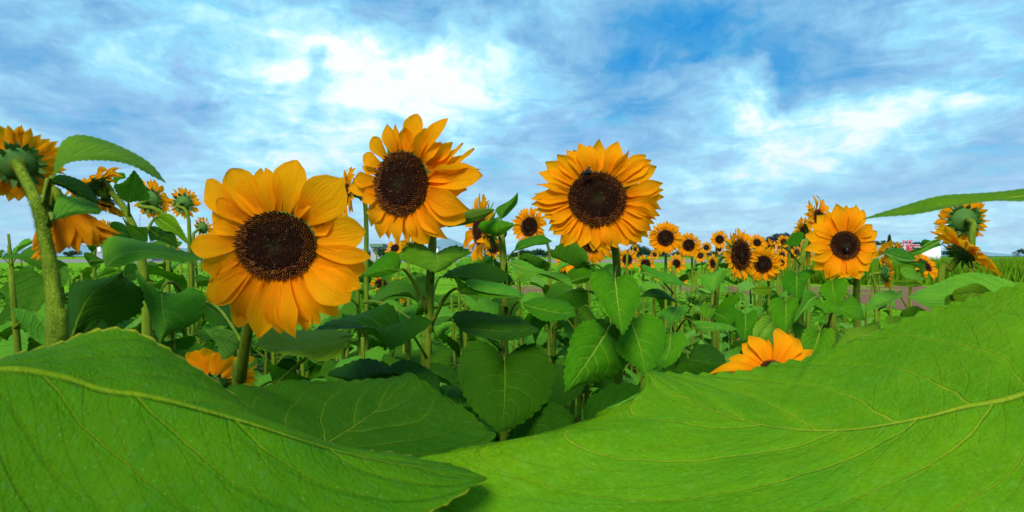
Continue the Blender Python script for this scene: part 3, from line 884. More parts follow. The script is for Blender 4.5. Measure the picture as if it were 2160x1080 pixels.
for i in range(10):
    tree(1300 + i * 26 + r_.uniform(-6, 6), 300, 540 - r_.uniform(8, 14), 1.2, 'low tree on the horizon behind the right-hand rows of sunflowers', i % 3, group='horizon trees behind the right rows')


# ---- buildings, all far off
def box(V, Fc, x0, x1, y0, y1, z0, z1):
    k = len(V)
    V += [(x0, y0, z0), (x1, y0, z0), (x1, y1, z0), (x0, y1, z0), (x0, y0, z1), (x1, y0, z1), (x1, y1, z1), (x0, y1, z1)]
    Fc += [(k, k + 1, k + 5, k + 4), (k + 1, k + 2, k + 6, k + 5), (k + 2, k + 3, k + 7, k + 6), (k + 3, k, k + 4, k + 7), (k + 4, k + 5, k + 6, k + 7), (k + 3, k + 2, k + 1, k)]
def part(name, boxes, m, parent=None):
    V = []; Fc = []
    for b in boxes: box(V, Fc, *b)
    if parent is not None:
        o = WM[parent.name].translation; V = [(a - o.x, b - o.y, c - o.z) for a, b, c in V]
        return link(name, mesh(name, V, Fc, m, smooth=False), parent, WM[parent.name])
    return link(name, mesh(name, V, Fc, m, smooth=False))
M['white'] = plain('white_wall', (.72, .74, .72), .7, .3, .05)
M['red'] = plain('red_fascia', (.62, .02, .05), .5, .4, .08)
M['glass'] = plain('dark_glass', (.04, .06, .08), .15, .6, .2)
M['grey'] = plain('grey_metal', (.30, .32, .34), .5, .4, .1)
M['blue'] = plain('blue_plate', (.02, .10, .42), .5, .4, .05)
D = 170.0
def bx(px): return (px - 1080) / F * D
def bz(py): return H - (py - 540) / F * D
sb = root('shop_building', Vector((bx(1920), D, 0)), 'low white shop with a red entrance block and dark windows', 'building')
part('wall', [(bx(1892), bx(1910.5), D, D + 12, 0, bz(516.2)), (bx(1940), bx(1990), D + 1, D + 12, 0, bz(520))], M['white'], sb)
part('entrance_block', [(bx(1910.6), bx(1916), D - .6, D + 10, 0, bz(517)), (bx(1916.02), bx(1937), D - .6, D + 10, bz(519.2), bz(516.8))], M['red'], sb)
part('roof_edge', [(bx(1910), bx(1938), D - .8, D + 11, bz(516.7), bz(515.8))], M['white'], sb)
part('sign_band', [(bx(1916.1), bx(1941), D - .4, D + .9, bz(521.6), bz(519.3))], M['white'], sb)
part('emblem', [(bx(1922.5), bx(1926.5), D - .6, D - .42, bz(521), bz(519.2))], M['red'], sb)
f = part('window', [(bx(1921), bx(1938), D - .2, D + .9, bz(527), bz(521.9))], M['glass'], sb)
part('door_panel', [(bx(1916.1), bx(1920.9), D - .3, D + .9, 0, bz(521.7))], M['red'], sb)
part('window', [(bx(1899), bx(1907), D - .15, D + .1, bz(526.5), bz(522.4))], M['glass'], sb)
part('door', [(bx(1940.5), bx(1946), D + .7, D + 1.3, 0, bz(521))], M['glass'], sb)
rt = part('roof_unit', [(bx(1932), bx(1948), D + 6, D + 9, bz(516.0), bz(512.2))], M['grey'], sb)
for i, (px, tp) in enumerate([(1891.5, 507.2), (1899.5, 508), (1907, 506.5)]):
    b = root('banner_flag', Vector((bx(px - 1.2), D - 3, 0)), ['leftmost of the three upright red banners before the white shop', 'middle one of the three upright red banners before the white shop', 'rightmost of the three upright red banners, nearest the red entrance'][i], 'banner', 'red banners in front of the shop')
    dd = D - 3
    part('pole', [(bx(px - 1.5), bx(px - 1.2), dd, dd + .12, 0, bz(tp - .5))], M['grey'], b)
    me = []; Fc = []
    for k_ in range(9):
        z = bz(tp) - k_ * (bz(tp) - bz(tp + 11)) / 8; wv_ = .10 * math.sin(k_ * 1.3)
        wd = bx(px + 2.6) - bx(px - 1.2) - (.12 * k_ / 8)
        me += [(0, wv_ * .2, z), (wd * .5, wv_, z + .05), (wd, -wv_, z)]
    o = link('banner', mesh('banner', me, grid_faces(9, 3), M['red']), b, WM[b.name]); o['label'] = 'narrow red banner cloth'
    part('stripe', [(bx(px), bx(px + .9), dd - .16, dd - .13, bz(tp + 1.2 + q * 2.4 + 1.1), bz(tp + 1.2 + q * 2.4)) for q in range(4)], M['white'], b)
# left side, far off
D = 140.0
sh = root('storage_shed', Vector((bx(207), D, 0)), 'small grey shed with two pale door panels at the far left', 'shed')
part('wall', [(bx(196), bx(216), D, D + 4, 0, bz(519))], M['grey'], sh)
for a_, b_ in ((198.5, 205), (207, 213.5)): part('door_panel', [(bx(a_), bx(b_), D - .25, D - .01, bz(531), bz(520.3))], M['white'], sh)
part('roof', [(bx(195), bx(217), D - .5, D + 4.4, bz(519) + .01, bz(518))], M['grey'], sh)
D = 160.0
hs = root('farm_house', Vector((bx(334), D, 0)), 'dark farm building with a pale gable behind the left sunflowers', 'building')
part('wall', [(bx(320), bx(347), D, D + 7, 0, bz(517))], M['glass'], hs); part('roof', [(bx(318), bx(349), D - .6, D + 7.5, bz(517) + .01, bz(509))], plain('slate_roof', (.10, .12, .15), .7, .2), hs)
part('gable', [(bx(327), bx(329), D - .2, D - .01, bz(523), bz(516))], M['white'], hs); part('window', [(bx(333), bx(337), D - .2, D - .01, bz(523), bz(518.4))], M['grey'], hs)
D = 180.0
g1 = root('white_barn', Vector((bx(918), D, 0)), 'small white barn just right of the tall left-centre sunflower stem', 'building')
part('wall', [(bx(912), bx(924), D, D + 6, 0, bz(521))], M['white'], g1); part('roof', [(bx(911), bx(925), D - .5, D + 6.5, bz(521) + .01, bz(520))], M['grey'], g1)
g2 = root('grey_barn', Vector((bx(790), D, 0)), 'grey building with green roof between the left and the tall sunflower', 'building')
part('wall', [(bx(782), bx(806), D, D + 8, 0, bz(521))], M['grey'], g2); part('roof', [(bx(780), bx(808), D - .5, D + 8.5, bz(521) + .01, bz(514))], plain('green_roof', (.10, .20, .12), .7, .2), g2)
D = 110.0
sg = root('road_sign', Vector((bx(294.5), D, 0)), 'blue square road sign with a white cross on a tall thin pole', 'sign')
part('pole', [(bx(294.3), bx(294.9), D, D + .1, 0, bz(452))], M['grey'], sg)
part('plate', [(bx(291.5), bx(297.6), D - .08, D - .02, bz(463.5), bz(456.5))], M['blue'], sg)
V_ = []; Fc_ = []
for sgn in (1, -1):
    cx, cz = bx(294.5), bz(460); L_ = .26; t_ = .035; k0 = len(V_)
    for q in ((-L_, -L_ * sgn), (L_, L_ * sgn)):
        V_ += [(cx + q[0] - t_ , D - .09 - .004 * (sgn > 0), cz + q[1] + t_ * sgn), (cx + q[0] + t_, D - .09 - .004 * (sgn > 0), cz + q[1] - t_ * sgn)]
    Fc_.append((k0, k0 + 1, k0 + 3, k0 + 2))
o_ = WM[sg.name].translation
link('cross', mesh('cross', [(a - o_.x, b - o_.y, c - o_.z) for a, b, c in V_], Fc_, M['white'], smooth=False), sg, WM[sg.name])

# ================================================================== the three large sunflowers
H1 = [(431, 380, 52, 'round'), (483, 356, 66, 'round', .1), (555, 354, 42, 'notch'), (625, 337, 62, 'round', .1), (662, 398, 34), (722, 380, 84, 'round', .3), (708, 465, 34, 'twist'),
      (770, 487, 66, 'round', .2), (780, 543, 34), (770, 570, 62, 'round'), (760, 607, 46), (736, 636, 66, 'round', .3), (714, 667, 40), (672, 685, 34), (651, 697, 34),
      (622, 715, 58, 'point', .2), (578, 690, 34), (546, 714, 52, 'point', .2), (496, 690, 54), (508, 690, 30, 'point', -.3), (452, 643, 40), (437, 637, 46), (442, 592, 42, 'twist'),
      (425, 568, 40), (400, 520, 44, 'round', .2), (437, 490, 30), (447, 472, 28), (450, 440, 46, 'round', -.2), (457, 420, 38), (590, 358, 36, 'round', -.2), (520, 372, 50, 'round', -.25), (690, 400, 50, 'round', -.3), (590, 705, 30)]
H2 = [(816, 262, 28), (834, 262, 24), (880, 239, 36, 'round'), (855, 268, 34), (912, 266, 24, 'twist'), (943, 249, 30, 'round'), (784, 289, 30, 'round'), (765, 327, 26, 'round'), (765, 350, 20), (746, 377, 28),
      (734, 396, 30), (760, 409, 20), (762, 425, 22), (773, 450, 24), (782, 478, 24, 'twist'), (800, 503, 30), (820, 507, 22), (840, 518, 22), (862, 512, 26), (879, 506, 22), (901, 515, 42, 'round'),
      (944, 505, 38), (923, 494, 28), (980, 466, 50, 'round'), (989, 442, 50), (1016, 370, 50, 'round'), (1012, 356, 32, 'twist'), (973, 372, 32, 'twist'), (1002, 314, 30, 'twist'), (978, 302, 26, 'twist'), (955, 300, 26), (930, 300, 26), (985, 400, 40)]
H3 = [(1264, 293, 30), (1304, 298, 32), (1243, 305, 22), (1222, 300, 30), (1310, 319, 28), (1328, 315, 24, 'twist'), (1363, 326, 28), (1374, 337, 30), (1386, 351, 30), (1399, 386, 27), (1400, 401, 25), (1400, 416, 27),
      (1395, 441, 20, 'twist'), (1392, 455, 22), (1385, 463, 18, 'twist'), (1380, 472, 18), (1374, 487, 26), (1367, 500, 26), (1354, 512, 28), (1343, 519, 30), (1324, 520, 26), (1302, 523, 30), (1285, 520, 20), (1264, 531, 32),
      (1275, 525, 20), (1252, 530, 24), (1224, 522, 28), (1214, 515, 22), (1189, 520, 28), (1181, 514, 22), (1167, 495, 30), (1157, 487, 22), (1158, 472, 24), (1143, 461, 24), (1131, 444, 27), (1121, 431, 24), (1120, 419, 26),
      (1125, 409, 16, 'twist'), (1128, 388, 16, 'twist'), (1135, 363, 28), (1150, 342, 32), (1175, 326, 30), (1195, 315, 24), (1209, 316, 24)]
M1 = [(1764, 430, 28), (1784, 433, 20), (1807, 431, 24), (1822, 442, 22), (1797, 437, 28), (1841, 474, 24), (1850, 488, 24), (1848, 513, 22), (1852, 523, 20), (1855, 541, 24), (1840, 552, 26), (1832, 572, 28), (1814, 590, 26),
      (1801, 588, 20), (1776, 595, 27), (1785, 585, 20), (1751, 592, 22), (1741, 587, 26), (1736, 574, 24), (1715, 569, 24), (1709, 547, 24), (1697, 527, 24), (1697, 495, 26), (1712, 474, 26), (1723, 454, 30), (1743, 444, 30)]

p1 = plant_root(505, .88, 'largest sunflower of the left half, broad rounded petals and wide dark disc facing out')
mm, Z = flower_head(p1, W(582, 518, .76), (-.04, -.97, -.08), .0505, H1, detail=2, style='round', oval=(1.0, .83), seed=1, bracts=26, blen=.42)
st = [Vector(W(498, 1010, .95)) * 1, W(500, 900, .93), W(508, 800, .90), W(522, 700, .87), W(548, 610, .85)]; st[0].z = 0
stem_to(p1, st, W(582, 518, .76), Z, .05, .0085, .0065, hairs=400)
p2 = plant_root(893, 1.18, 'tall sunflower with curled ragged petals, highest bloom in the photo')
mm, Z = flower_head(p2, W(846, 387, 1.08), (-.42, -.90, .0), .0565, H2, detail=2, style='point', oval=(1.0, 1.0), seed=2, deep=True, bracts=24, blen=.5)
st = [W(890, 1010, 1.18), W(898, 800, 1.17), W(905, 700, 1.17), W(907, 600, 1.17), W(912, 520, 1.18), W(910, 450, 1.18)]; st[0].z = 0
stem_to(p2, st, W(846, 387, 1.08), Z, .055, .0098, .007, hairs=400)
p3 = plant_root(1300, 1.22, 'large round sunflower right of centre with pointed petals and a bee on its disc')
mm3, Z = flower_head(p3, W(1260, 419, 1.08), (.02, -.99, .10), .0515, H3, detail=2, style='point', oval=(1.0, .93), seed=3, bracts=24, blen=.5)
st = [W(1310, 1000, 1.22), W(1305, 800, 1.21), W(1304, 660, 1.20), W(1302, 580, 1.19), W(1292, 510, 1.17)]; st[0].z = 0
stem_to(p3, st, W(1260, 419, 1.08), Z, .05, .0088, .007, hairs=300)
p4 = plant_root(1064, 1.35, 'sunflower turned left in profile with a long bare stem at the centre of the photo')
mm, Z = flower_head(p4, W(1012, 482, 1.52), (-.88, -.42, .05), .040, None, 30, 1.25, detail=2, seed=4, bracts=20, blen=.85, style='point')
st = [W(1062, 1010, 1.42), W(1063, 760, 1.42), W(1064, 640, 1.42), W(1063, 560, 1.43), W(1056, 480, 1.46)]; st[0].z = 0
stem_to(p4, st, W(1012, 482, 1.52), Z, .04, .0098, .007, hairs=300)
pm1 = plant_root(1800, 2.1, 'large sunflower in the right third with a bee in the middle of its disc')
mmM, Z = flower_head(pm1, W(1783, 517, 1.55), (-.10, -.98, .08), .0360, M1, detail=2, seed=6, bracts=20, blen=.5)
st = [W(1805, 900, 1.7), W(1808, 720, 1.68), W(1806, 640, 1.66), W(1803, 575, 1.63)]; st[0].z = 0
stem_to(pm1, st, W(1783, 517, 1.55), Z, .036, .010, .007)


# ---- other blooms in the photo: px, py, distance, disc radius px, facing, petal length, label ...
def bloom(px, py, d, rp, Nn, label, npet=30, plen=1.25, detail=1, sx=None, sbend=0, leaves=7, seed=None, deep=True, lsize=.17, zlo=.45, blen=.6, group='sunflowers in bloom in the field', back=0, bracts=18, oval=(1, 1), ztop=None, mats=('leaf', 'leaf', 'leaf_dark', 'leaf_pale'), low=False, style='point', pw=.34, srad=None, petals=None):
    seed = seed if seed is not None else int(px * 3 + py)
    C = W(px, py, d); Rr = rp / F * d; Nv = Vector(Nn).normalized()
    bxp = C - Vector((Nv.x, Nv.y, 0)) * Rr * 2.2 + Vector((0, 0, 0))
    sx_ = W(sx, py, bxp.y).x if sx else bxp.x
    o = root('sunflower', Vector((sx_, bxp.y, 0)), label, 'sunflower', group)
    mm, Z = flower_head(o, C, Nn, Rr, petals, npet, plen, detail=detail, seed=seed, deep=deep, blen=blen, back=back, bracts=bracts, oval=oval, style=style, pw=pw)
    top = Vector((sx_, bxp.y, C.z - Rr * 2.4))
    pts = [Vector((sx_ - sbend, bxp.y, 0)), Vector((sx_ - sbend * .6, bxp.y, C.z * .4)), Vector((sx_ + sbend * .1, bxp.y, C.z * .75)), top]
    hair = 0
    stem_to(o, pts, C, Z, Rr, srad or min(.010, max(.008, Rr * .2)), (srad or 1) * .8 if srad else min(.0065, max(.005, Rr * .14)), n=20, seg=8 if detail else 6)
    if leaves: leafy(o, pts, leaves, min(zlo, C.z * .5), (ztop if ztop else C.z - Rr * 4.0), lsize, mats, seed)
    return o


bloom(1117, 478, 2.6, 20, (-.55, -.83, .05), 'sunflower with oval disc just left of the large centre-right bloom', 36, 1.15, sx=1158, leaves=4, ztop=1.15)
bloom(1250, 505, 2.1, 26, (.05, -1, -.25), 'sunflower mostly hidden behind the large centre-right bloom, lower petals showing', 36, 1.15, leaves=5)
bloom(1205, 545, 3.2, 14, (-.5, -.7, .4), 'small sunflower peeping out below left of the large round bloom', 26, 1.7, leaves=5)
bloom(1323, 547, 3.4, 10.5, (.1, -1, .05), 'small sunflower with rounded petals right of the large round bloom stem', 22, 1.15, leaves=5, style='round')
bloom(1362, 557, 3.6, 10, (0, -1, .1), 'small sunflower right of the small round-petalled one, leaf across its disc', 20, 1.15, leaves=5, style='round')
bloom(1404, 502, 2.9, 17, (-.25, -.95, .1), 'medium sunflower right of the large round bloom, dark round disc', 36, 1.2, leaves=7)
bloom(1453, 517, 3.6, 12.5, (-.5, -.85, .05), 'slender oval sunflower immediately right of the medium dark-disc one', 30, 1.25, leaves=7)
bloom(1490, 522, 5.5, 6, (-.5, -.85, 0), 'tiny sunflower with greyish disc between two larger ones', 24, 1.2, detail=0, leaves=6)
bloom(1518, 505, 4.6, 9, (0, -1, .1), 'small sunflower standing above its neighbours, a leaf across its disc', 26, 1.3, leaves=6)
bloom(1561, 537, 2.3, 31, (.55, -.8, .05), 'sunflower with tall oval disc turned right, middle of the right half', 40, .78, leaves=7, oval=(1, 1.0))
bloom(1610, 557, 2.7, 18, (-.62, -.78, .02), 'narrow sunflower with oval disc right of the tall-disc one', 32, 1.2, leaves=7)
bloom(1427, 556, 4.4, 9, (.2, -1, .1), 'small sunflower low behind a stem, below the slender oval one', 22, 1.5, leaves=6)
bloom(1503, 556, 4.4, 9, (.6, -.8, .1), 'small sunflower behind the stem left of the tall-disc one', 22, 1.4, leaves=6)
bloom(1597, 512, 4.2, 8, (-.1, -1, .2), 'small sunflower peeking over the right shoulder of the tall-disc one', 26, 1.5, leaves=6)
bloom(1623, 525, 3.9, 9, (.7, -.7, .1), 'half-hidden sunflower above the narrow oval one, petals upright', 26, 1.7, leaves=6)
bloom(1653, 510, 5.2, 6.5, (-.3, -.9, .1), 'small distant sunflower left of the paired large blooms', 24, 1.3, detail=0, leaves=6)
bloom(1650, 538, 5.0, 6.5, (.1, -1, .1), 'upper one of two tiny stacked sunflowers left of the pale stem', 24, 1.4, detail=0, leaves=5)
bloom(1648, 554, 4.6, 7, (.1, -1, .15), 'lower one of two tiny stacked sunflowers left of the pale stem', 24, 1.4, detail=0, leaves=5)
bloom(1727, 461, 1.95, 19, (.55, -.78, .18), 'sunflower with upright petals behind the upper left of the large right-third bloom', 28, 1.7, sx=1705, leaves=4, ztop=1.1)
bloom(1694, 490, 2.3, 14, (.55, -.8, .0), 'sunflower half hidden at the left of the upright-petalled one', 26, 1.5, leaves=4, ztop=1.1)
bloom(1700, 535, 3.0, 12, (.6, -.7, .1), 'drooping sunflower low behind the left petals of the large right-third bloom', 24, 1.5, leaves=4)
bloom(1872, 577, 2.2, 17, (.93, -.30, -.05), 'sunflower seen edge-on, turned right, beside the large right-third bloom', 30, 1.0, leaves=4, sx=1848, lsize=.13)
bloom(1879, 530, 3.2, 11, (.1, .75, .6), 'small sunflower facing away with petals raised like a crown below the conifer', 20, 1.7, leaves=3, sx=1879, lsize=.12)
bloom(1950, 560, 2.6, 16, (.3, -.6, .5), 'orange sunflower tucked behind leaves left of the big budlike calyx', 20, 1.6, leaves=3, lsize=.13)
bloom(731, 408, 1.6, 20, (-.80, -.52, .12), 'small sunflower in profile between the two big left blooms', 26, 1.9, sx=772, leaves=3, ztop=1.25, lsize=.14)
bloom(1041, 522, 2.7, 12, (-.1, -1, .0), 'small sunflower with squarish disc beside the central bare stem', 18, 1.2, leaves=3, lsize=.13)
bloom(833, 524, 3.5, 9, (-.2, -.9, .4), 'small sunflower tip visible under the tall bloom at its lower left', 18, 1.5, leaves=3, lsize=.12)
bloom(868, 520, 3.2, 10, (.2, .7, .5), 'small sunflower facing away under the tall bloom beside its stem', 20, 1.6, leaves=3, lsize=.12)
bloom(806, 600, 3.6, 15, (.3, -.5, .6), 'low sunflower glimpsed through leaves left of the tall stem', 22, 1.1, leaves=3, lsize=.14)
bloom(838, 612, 3.9, 15, (.6, -.6, .3), 'lowest small sunflower glimpsed just left of the tall stem', 20, 1.1, leaves=3, lsize=.14)
bloom(1388, 580, 5.0, 6, (.2, -.9, .3), 'tiny orange sunflower low among the leaves below the medium dark-disc one', 20, 1.4, detail=0, leaves=4)
bloom(1440, 590, 5.2, 5, (.2, -.9, .3), 'tiny sunflower low among leaves under the slender oval one', 20, 1.4, detail=0, leaves=4)
# back-facing blooms at the left
bloom(320, 422, 1.75, 21, (.12, .92, .25), 'larger of the two back-turned sunflowers under the long drooping leaf', 30, 1.15, leaves=2, sx=352, blen=.62, bracts=26, ztop=1.2, lsize=.15)
bloom(388, 428, 2.2, 16, (-.05, .95, .15), 'smaller back-turned sunflower left of the large left bloom', 24, 1.15, leaves=2, sx=398, blen=.6, bracts=22, ztop=1.2, lsize=.15)
bloom(428, 480, 2.6, 12, (.3, .85, .3), 'little back-turned sunflower touching the left petals of the large left bloom', 22, 1.1, leaves=3, blen=.6, ztop=1.15)
bloom(226, 488, 2.4, 12, (.4, .8, .3), 'small back-turned sunflower at the left below the drooping one', 22, 1.4, leaves=3, blen=.6)
bloom(362, 516, 3.0, 10, (.2, .9, .2), 'small orange bloom low behind the left foliage', 20, 1.2, leaves=3)
bloom(418, 512, 3.6, 8, (.1, -.9, .3), 'small bloom behind leaves just left of the large left bloom', 20, 1.4, leaves=3)
# low blooms
bloom(450, 808, 1.05, 30, (-.12, .74, .62), 'low sunflower seen from behind above the near left leaf', 24, 2.0, leaves=0, blen=.7, sx=430, style='round', bracts=24, deep=False, pw=.42, back=-.35)
bloom(1632, 783, 1.15, 27, (-.02, -.72, .69), 'low upward-facing sunflower half hidden by the near right leaf', 24, 2.5, leaves=0, deep=False, sx=1630, blen=.6, bracts=20, detail=2,
      petals=[(1492, 789, 20), (1524, 774, 22), (1536, 757, 26), (1565, 725, 30), (1579, 706, 30), (1611, 721, 24), (1646, 691, 34, 'point', .2), (1656, 702, 22), (1668, 704, 20), (1689, 716, 28), (1715, 738, 26), (1712, 765, 24), (1620, 716, 26), (1700, 800, 26), (1660, 840, 26), (1600, 840, 26), (1550, 815, 26)])
# right edge
bloom(2030, 464, 1.25, 25, (.15, .93, .1), 'back-turned sunflower at the right edge under the long thin leaf', 30, 1.15, leaves=0, sx=2050, blen=.6, bracts=26)
bloom(2036, 530, .98, 25, (.62, -.25, .74), 'sunflower at the right edge seen side-on with a spiky green calyx', 24, 2.2, leaves=0, sx=1985, srad=.0062, blen=.9, bracts=26, deep=False, pw=.36)

# ---- unopened bud
bd = root('sunflower', Vector((W(1455, 700, 1.9).x, 1.9, 0)), 'unopened spiky green sunflower bud low in the right half', 'sunflower')
C = W(1462, 632, 1.9); mmb, X, Y, Z = head_frame(C, (.35, -.35, .8)); Rb = .020
cal = link('calyx', RECEPT, bd, mmb @ Matrix.Diagonal((Rb, Rb, Rb, 1)))
M['bud'] = plain('young_bract', (.14, .34, .02), .6, .2, .4, 40)
BUDB = []
for b_ in BRACT:
    b2_ = b_.copy(); b2_.materials[0] = M['bud']; BUDB.append(b2_)
rr = random.Random(4)
for ring in range(5):
    nb = [16, 16, 14, 10, 7][ring]
    for i in range(nb):
        a = 2 * math.pi * (i + ring * .5 + rr.uniform(-.2, .2)) / nb; q = [1.0, .95, .75, .5, .25][ring]
        b = Vector((math.cos(a) * q, math.sin(a) * q, [-.3, -.05, .05, .1, .15][ring])) * Rb
        out_ = Vector((math.cos(a) * [1.2, .8, .5, .3, .15][ring], math.sin(a) * [1.2, .8, .5, .3, .15][ring], [.3, 1.0, 1.2, 1.3, 1.3][ring])).normalized() * Rb * rr.uniform(1.0, 1.8)
        link('bract', BUDB[(i + ring) % 4], cal, frame_matrix(mmb @ b, mmb @ (b + out_), mmb.to_3x3() @ Vector((math.cos(a), math.sin(a), .2)), Rb * .38))
pts = [Vector((C.x - .02, 1.92, 0)), Vector((C.x - .02, 1.92, .6)), Vector((C.x - .03, 1.92, C.z - .10))]
stem_to(bd, pts, C, Z, Rb, .008, .006); leafy(bd, pts, 6, .5, C.z - .1, .16, seed=3)

# ================================================================== traced leaves
T = traced_leaf
# -- tall left-centre plant (p2), stem at px 905
T(p2, [(920, 534), (905, 528), (885, 512), (860, 517), (842, 535), (850, 550), (880, 563), (918, 576)], [(920, 534), (945, 521), (965, 517), (988, 528), (993, 537), (966, 551), (942, 567), (918, 576)], 1.08, .98, .06, .06, mat_='leaf_olive', att=W(911, 600, 1.17), crease=.025, mid=[(920, 534), (925, 556), (918, 576)])
T(p2, [(842, 570), (846, 545), (830, 531), (812, 538), (790, 553), (765, 583)], [(842, 572), (825, 580), (795, 586), (765, 583)], 1.08, 1.05, .04, .0, mat_='leaf', att=W(904, 668, 1.17), sag=.5, srad=.0045)
T(p2, [(846, 690), (838, 662), (818, 645), (790, 655), (740, 668), (700, 676), (662, 697)], [(846, 690), (880, 668), (910, 684), (882, 706), (842, 729), (822, 736), (806, 712), (785, 696), (740, 699), (662, 697)], 1.05, .92, .08, -.04, mid=[(846, 690), (800, 688), (740, 684), (662, 697)], mat_='leaf_dark', att=W(903, 760, 1.17), crease=.04)
T(p2, [(971, 615), (962, 590), (944, 565), (966, 588), (1000, 609), (1040, 617), (1102, 629)], [(971, 615), (1003, 622), (1050, 626), (1102, 629)], 1.1, .95, .02, -.02, mat_='leaf', att=W(907, 690, 1.17), srad=.005, sag=.6)
T(p2, [(971, 618), (985, 592), (1008, 589), (1050, 598), (1090, 612), (1102, 629)], [(971, 620), (1010, 624), (1055, 627), (1102, 629)], 1.16, 1.1, .05, 0, mat_='leaf_pale')
T(p2, [(930, 585), (950, 570), (985, 560), (1030, 558), (1064, 572), (1070, 592), (1045, 600)], [(930, 585), (955, 590), (1000, 596), (1045, 600)], 1.3, 1.25, .06, 0, mat_='leaf_dark', att=W(908, 640, 1.17))
T(p2, [(893, 640), (880, 600), (870, 590), (898, 583), (902, 610), (893, 660)], [(893, 640), (905, 625), (900, 650), (893, 662)], 1.22, 1.2, mat_='leaf_pale')
T(p2, [(765, 640), (800, 620), (835, 592), (870, 600), (888, 615), (883, 640)], [(765, 640), (790, 642), (830, 622), (860, 618), (883, 640)], 1.35, 1.3, .05, 0, mat_='leaf_dark', att=W(905, 700, 1.18))
T(p2, [(812, 780), (838, 765), (870, 762), (900, 775), (925, 800), (930, 830)], [(812, 780), (840, 800), (880, 822), (930, 830)], 1.05, .98, .05, 0, mat_='leaf_dark')
# -- large left plant (p1)
T(p1, [(745, 708), (720, 700), (664, 697), (611, 695), (570, 696), (539, 727)], [(745, 708), (722, 742), (711, 752), (678, 763), (636, 758), (594, 752), (561, 740), (539, 727)], .86, .80, .08, -.03, mid=[(745, 708), (700, 722), (640, 728), (590, 732), (539, 727)], mat_='leaf_olive', att=W(560, 830, .9), crease=.035)
T(p1, [(502, 738), (470, 760), (455, 722), (437, 698), (470, 695), (500, 702), (540, 720)], [(502, 738), (518, 735), (530, 728), (540, 720)], 1.0, .95, 0, 0, mat_='leaf_pale', att=W(506, 800, .9))
T(p1, [(575, 805), (568, 780), (572, 768), (600, 775), (630, 790), (655, 800)], [(575, 805), (580, 835), (610, 830), (655, 800)], .98, .9, .0, 0, mat_='leaf', att=W(512, 850, .92), srad=.004)
T(p1, [(430, 640), (455, 635), (490, 650), (510, 680), (525, 700)], [(430, 640), (435, 675), (470, 690), (525, 700)], 1.05, 1.0, .05, -.02, mat_='leaf_dark', att=W(522, 740, .88))
T(p1, [(755, 812), (720, 800), (690, 790), (720, 772), (760, 757), (800, 762), (830, 790)], [(755, 812), (790, 815), (830, 790)], 1.02, 1.0, .08, 0, mat_='leaf_dark')
# -- central bare-stem plant (p4), stem px 1063
T(p4, [(1057, 463), (1046, 446), (1050, 436), (1075, 424), (1093, 405)], [(1057, 463), (1072, 452), (1090, 432), (1093, 405)], 1.42, 1.40, .0, .02, mat_='leaf', att=W(1060, 490, 1.45), tooth=.02)
T(p4, [(1047, 498), (1020, 490), (1009, 478), (1018, 467), (1050, 464), (1080, 470), (1086, 475)], [(1047, 498), (1065, 492), (1086, 475)], 1.38, 1.34, .04, 0, mat_='leaf', att=W(1058, 510, 1.45))
T(p4, [(1044, 442), (1020, 440), (990, 441), (972, 448), (957, 444), (968, 462), (985, 464)], [(1044, 442), (1015, 462), (985, 472), (940, 480)], 1.36, 1.22, .03, 0, mat_='leaf_dark')
T(p4, [(944, 476), (960, 468), (985, 462), (1020, 452), (1046, 442)], [(944, 480), (980, 475), (1015, 463), (1046, 442)], 1.25, 1.38, 0, 0, mat_='leaf')
T(p4, [(968, 694), (955, 672), (960, 660), (985, 655), (1020, 662), (1060, 672), (1090, 668), (1118, 684), (1140, 697)], [(968, 694), (990, 708), (1030, 721), (1080, 718), (1120, 708), (1140, 697)], 1.25, 1.12, .10, -.05, mid=[(968, 694), (1010, 692), (1060, 696), (1140, 697)], mat_='leaf_dark', att=W(1060, 740, 1.42), crease=.04)
T(p4, [(1064, 762), (1040, 735), (1003, 720), (975, 738), (965, 780), (975, 830), (1000, 872), (1035, 900), (1055, 911)], [(1064, 762), (1095, 732), (1130, 727), (1158, 758), (1167, 805), (1152, 852), (1112, 888), (1080, 905), (1055, 911)], 1.15, .98, .02, .05, mid=[(1064, 762), (1066, 800), (1064, 860), (1055, 911)], mat_='leaf_dark', att=W(1062, 740, 1.42), crease=.05, rows=49)
T(p4, [(1070, 552), (1100, 553), (1140, 566), (1180, 579), (1200, 588), (1209, 606)], [(1070, 556), (1100, 573), (1140, 583), (1180, 594), (1209, 606)], 1.32, 1.1, .03, -.02, mat_='leaf_pale', att=W(1065, 600, 1.42))
T(p4, [(1085, 592), (1110, 576), (1140, 576), (1120, 586)], [(1085, 594), (1105, 592), (1120, 586)], 1.4, 1.36, mat_='leaf_pale', att=W(1066, 620, 1.42))
T(p4, [(1100, 640), (1140, 630), (1190, 632), (1217, 666)], [(1100, 640), (1120, 662), (1165, 683), (1217, 666)], 1.2, 1.08, .06, -.04, mat_='leaf', att=W(1065, 690, 1.42), crease=.04, label='flat leaf with a pale midrib')
T(p4, [(1085, 528), (1092, 512), (1112, 501), (1140, 498), (1166, 509)], [(1085, 530), (1110, 524), (1140, 519), (1166, 509)], 1.4, 1.5, .05, 0, mat_='leaf', att=W(1066, 560, 1.43), tooth=.02)
T(p4, [(1062, 560), (1040, 548), (1050, 575)], [(1062, 562), (1085, 600), (1050, 598)], 1.55, 1.5, mat_='leaf_dark')
T(p4, [(1028, 592), (1000, 585), (960, 560), (985, 545), (1040, 540)], [(1028, 592), (1040, 575), (1040, 540)], 1.7, 1.65, .05, mat_='leaf', att=W(1062, 600, 1.43))
T(p4, [(1155, 575), (1130, 560), (1100, 565), (1097, 540), (1120, 535), (1155, 552)], [(1155, 575), (1160, 560), (1155, 552)], 1.9, 1.8, .05, mat_='leaf_dark')
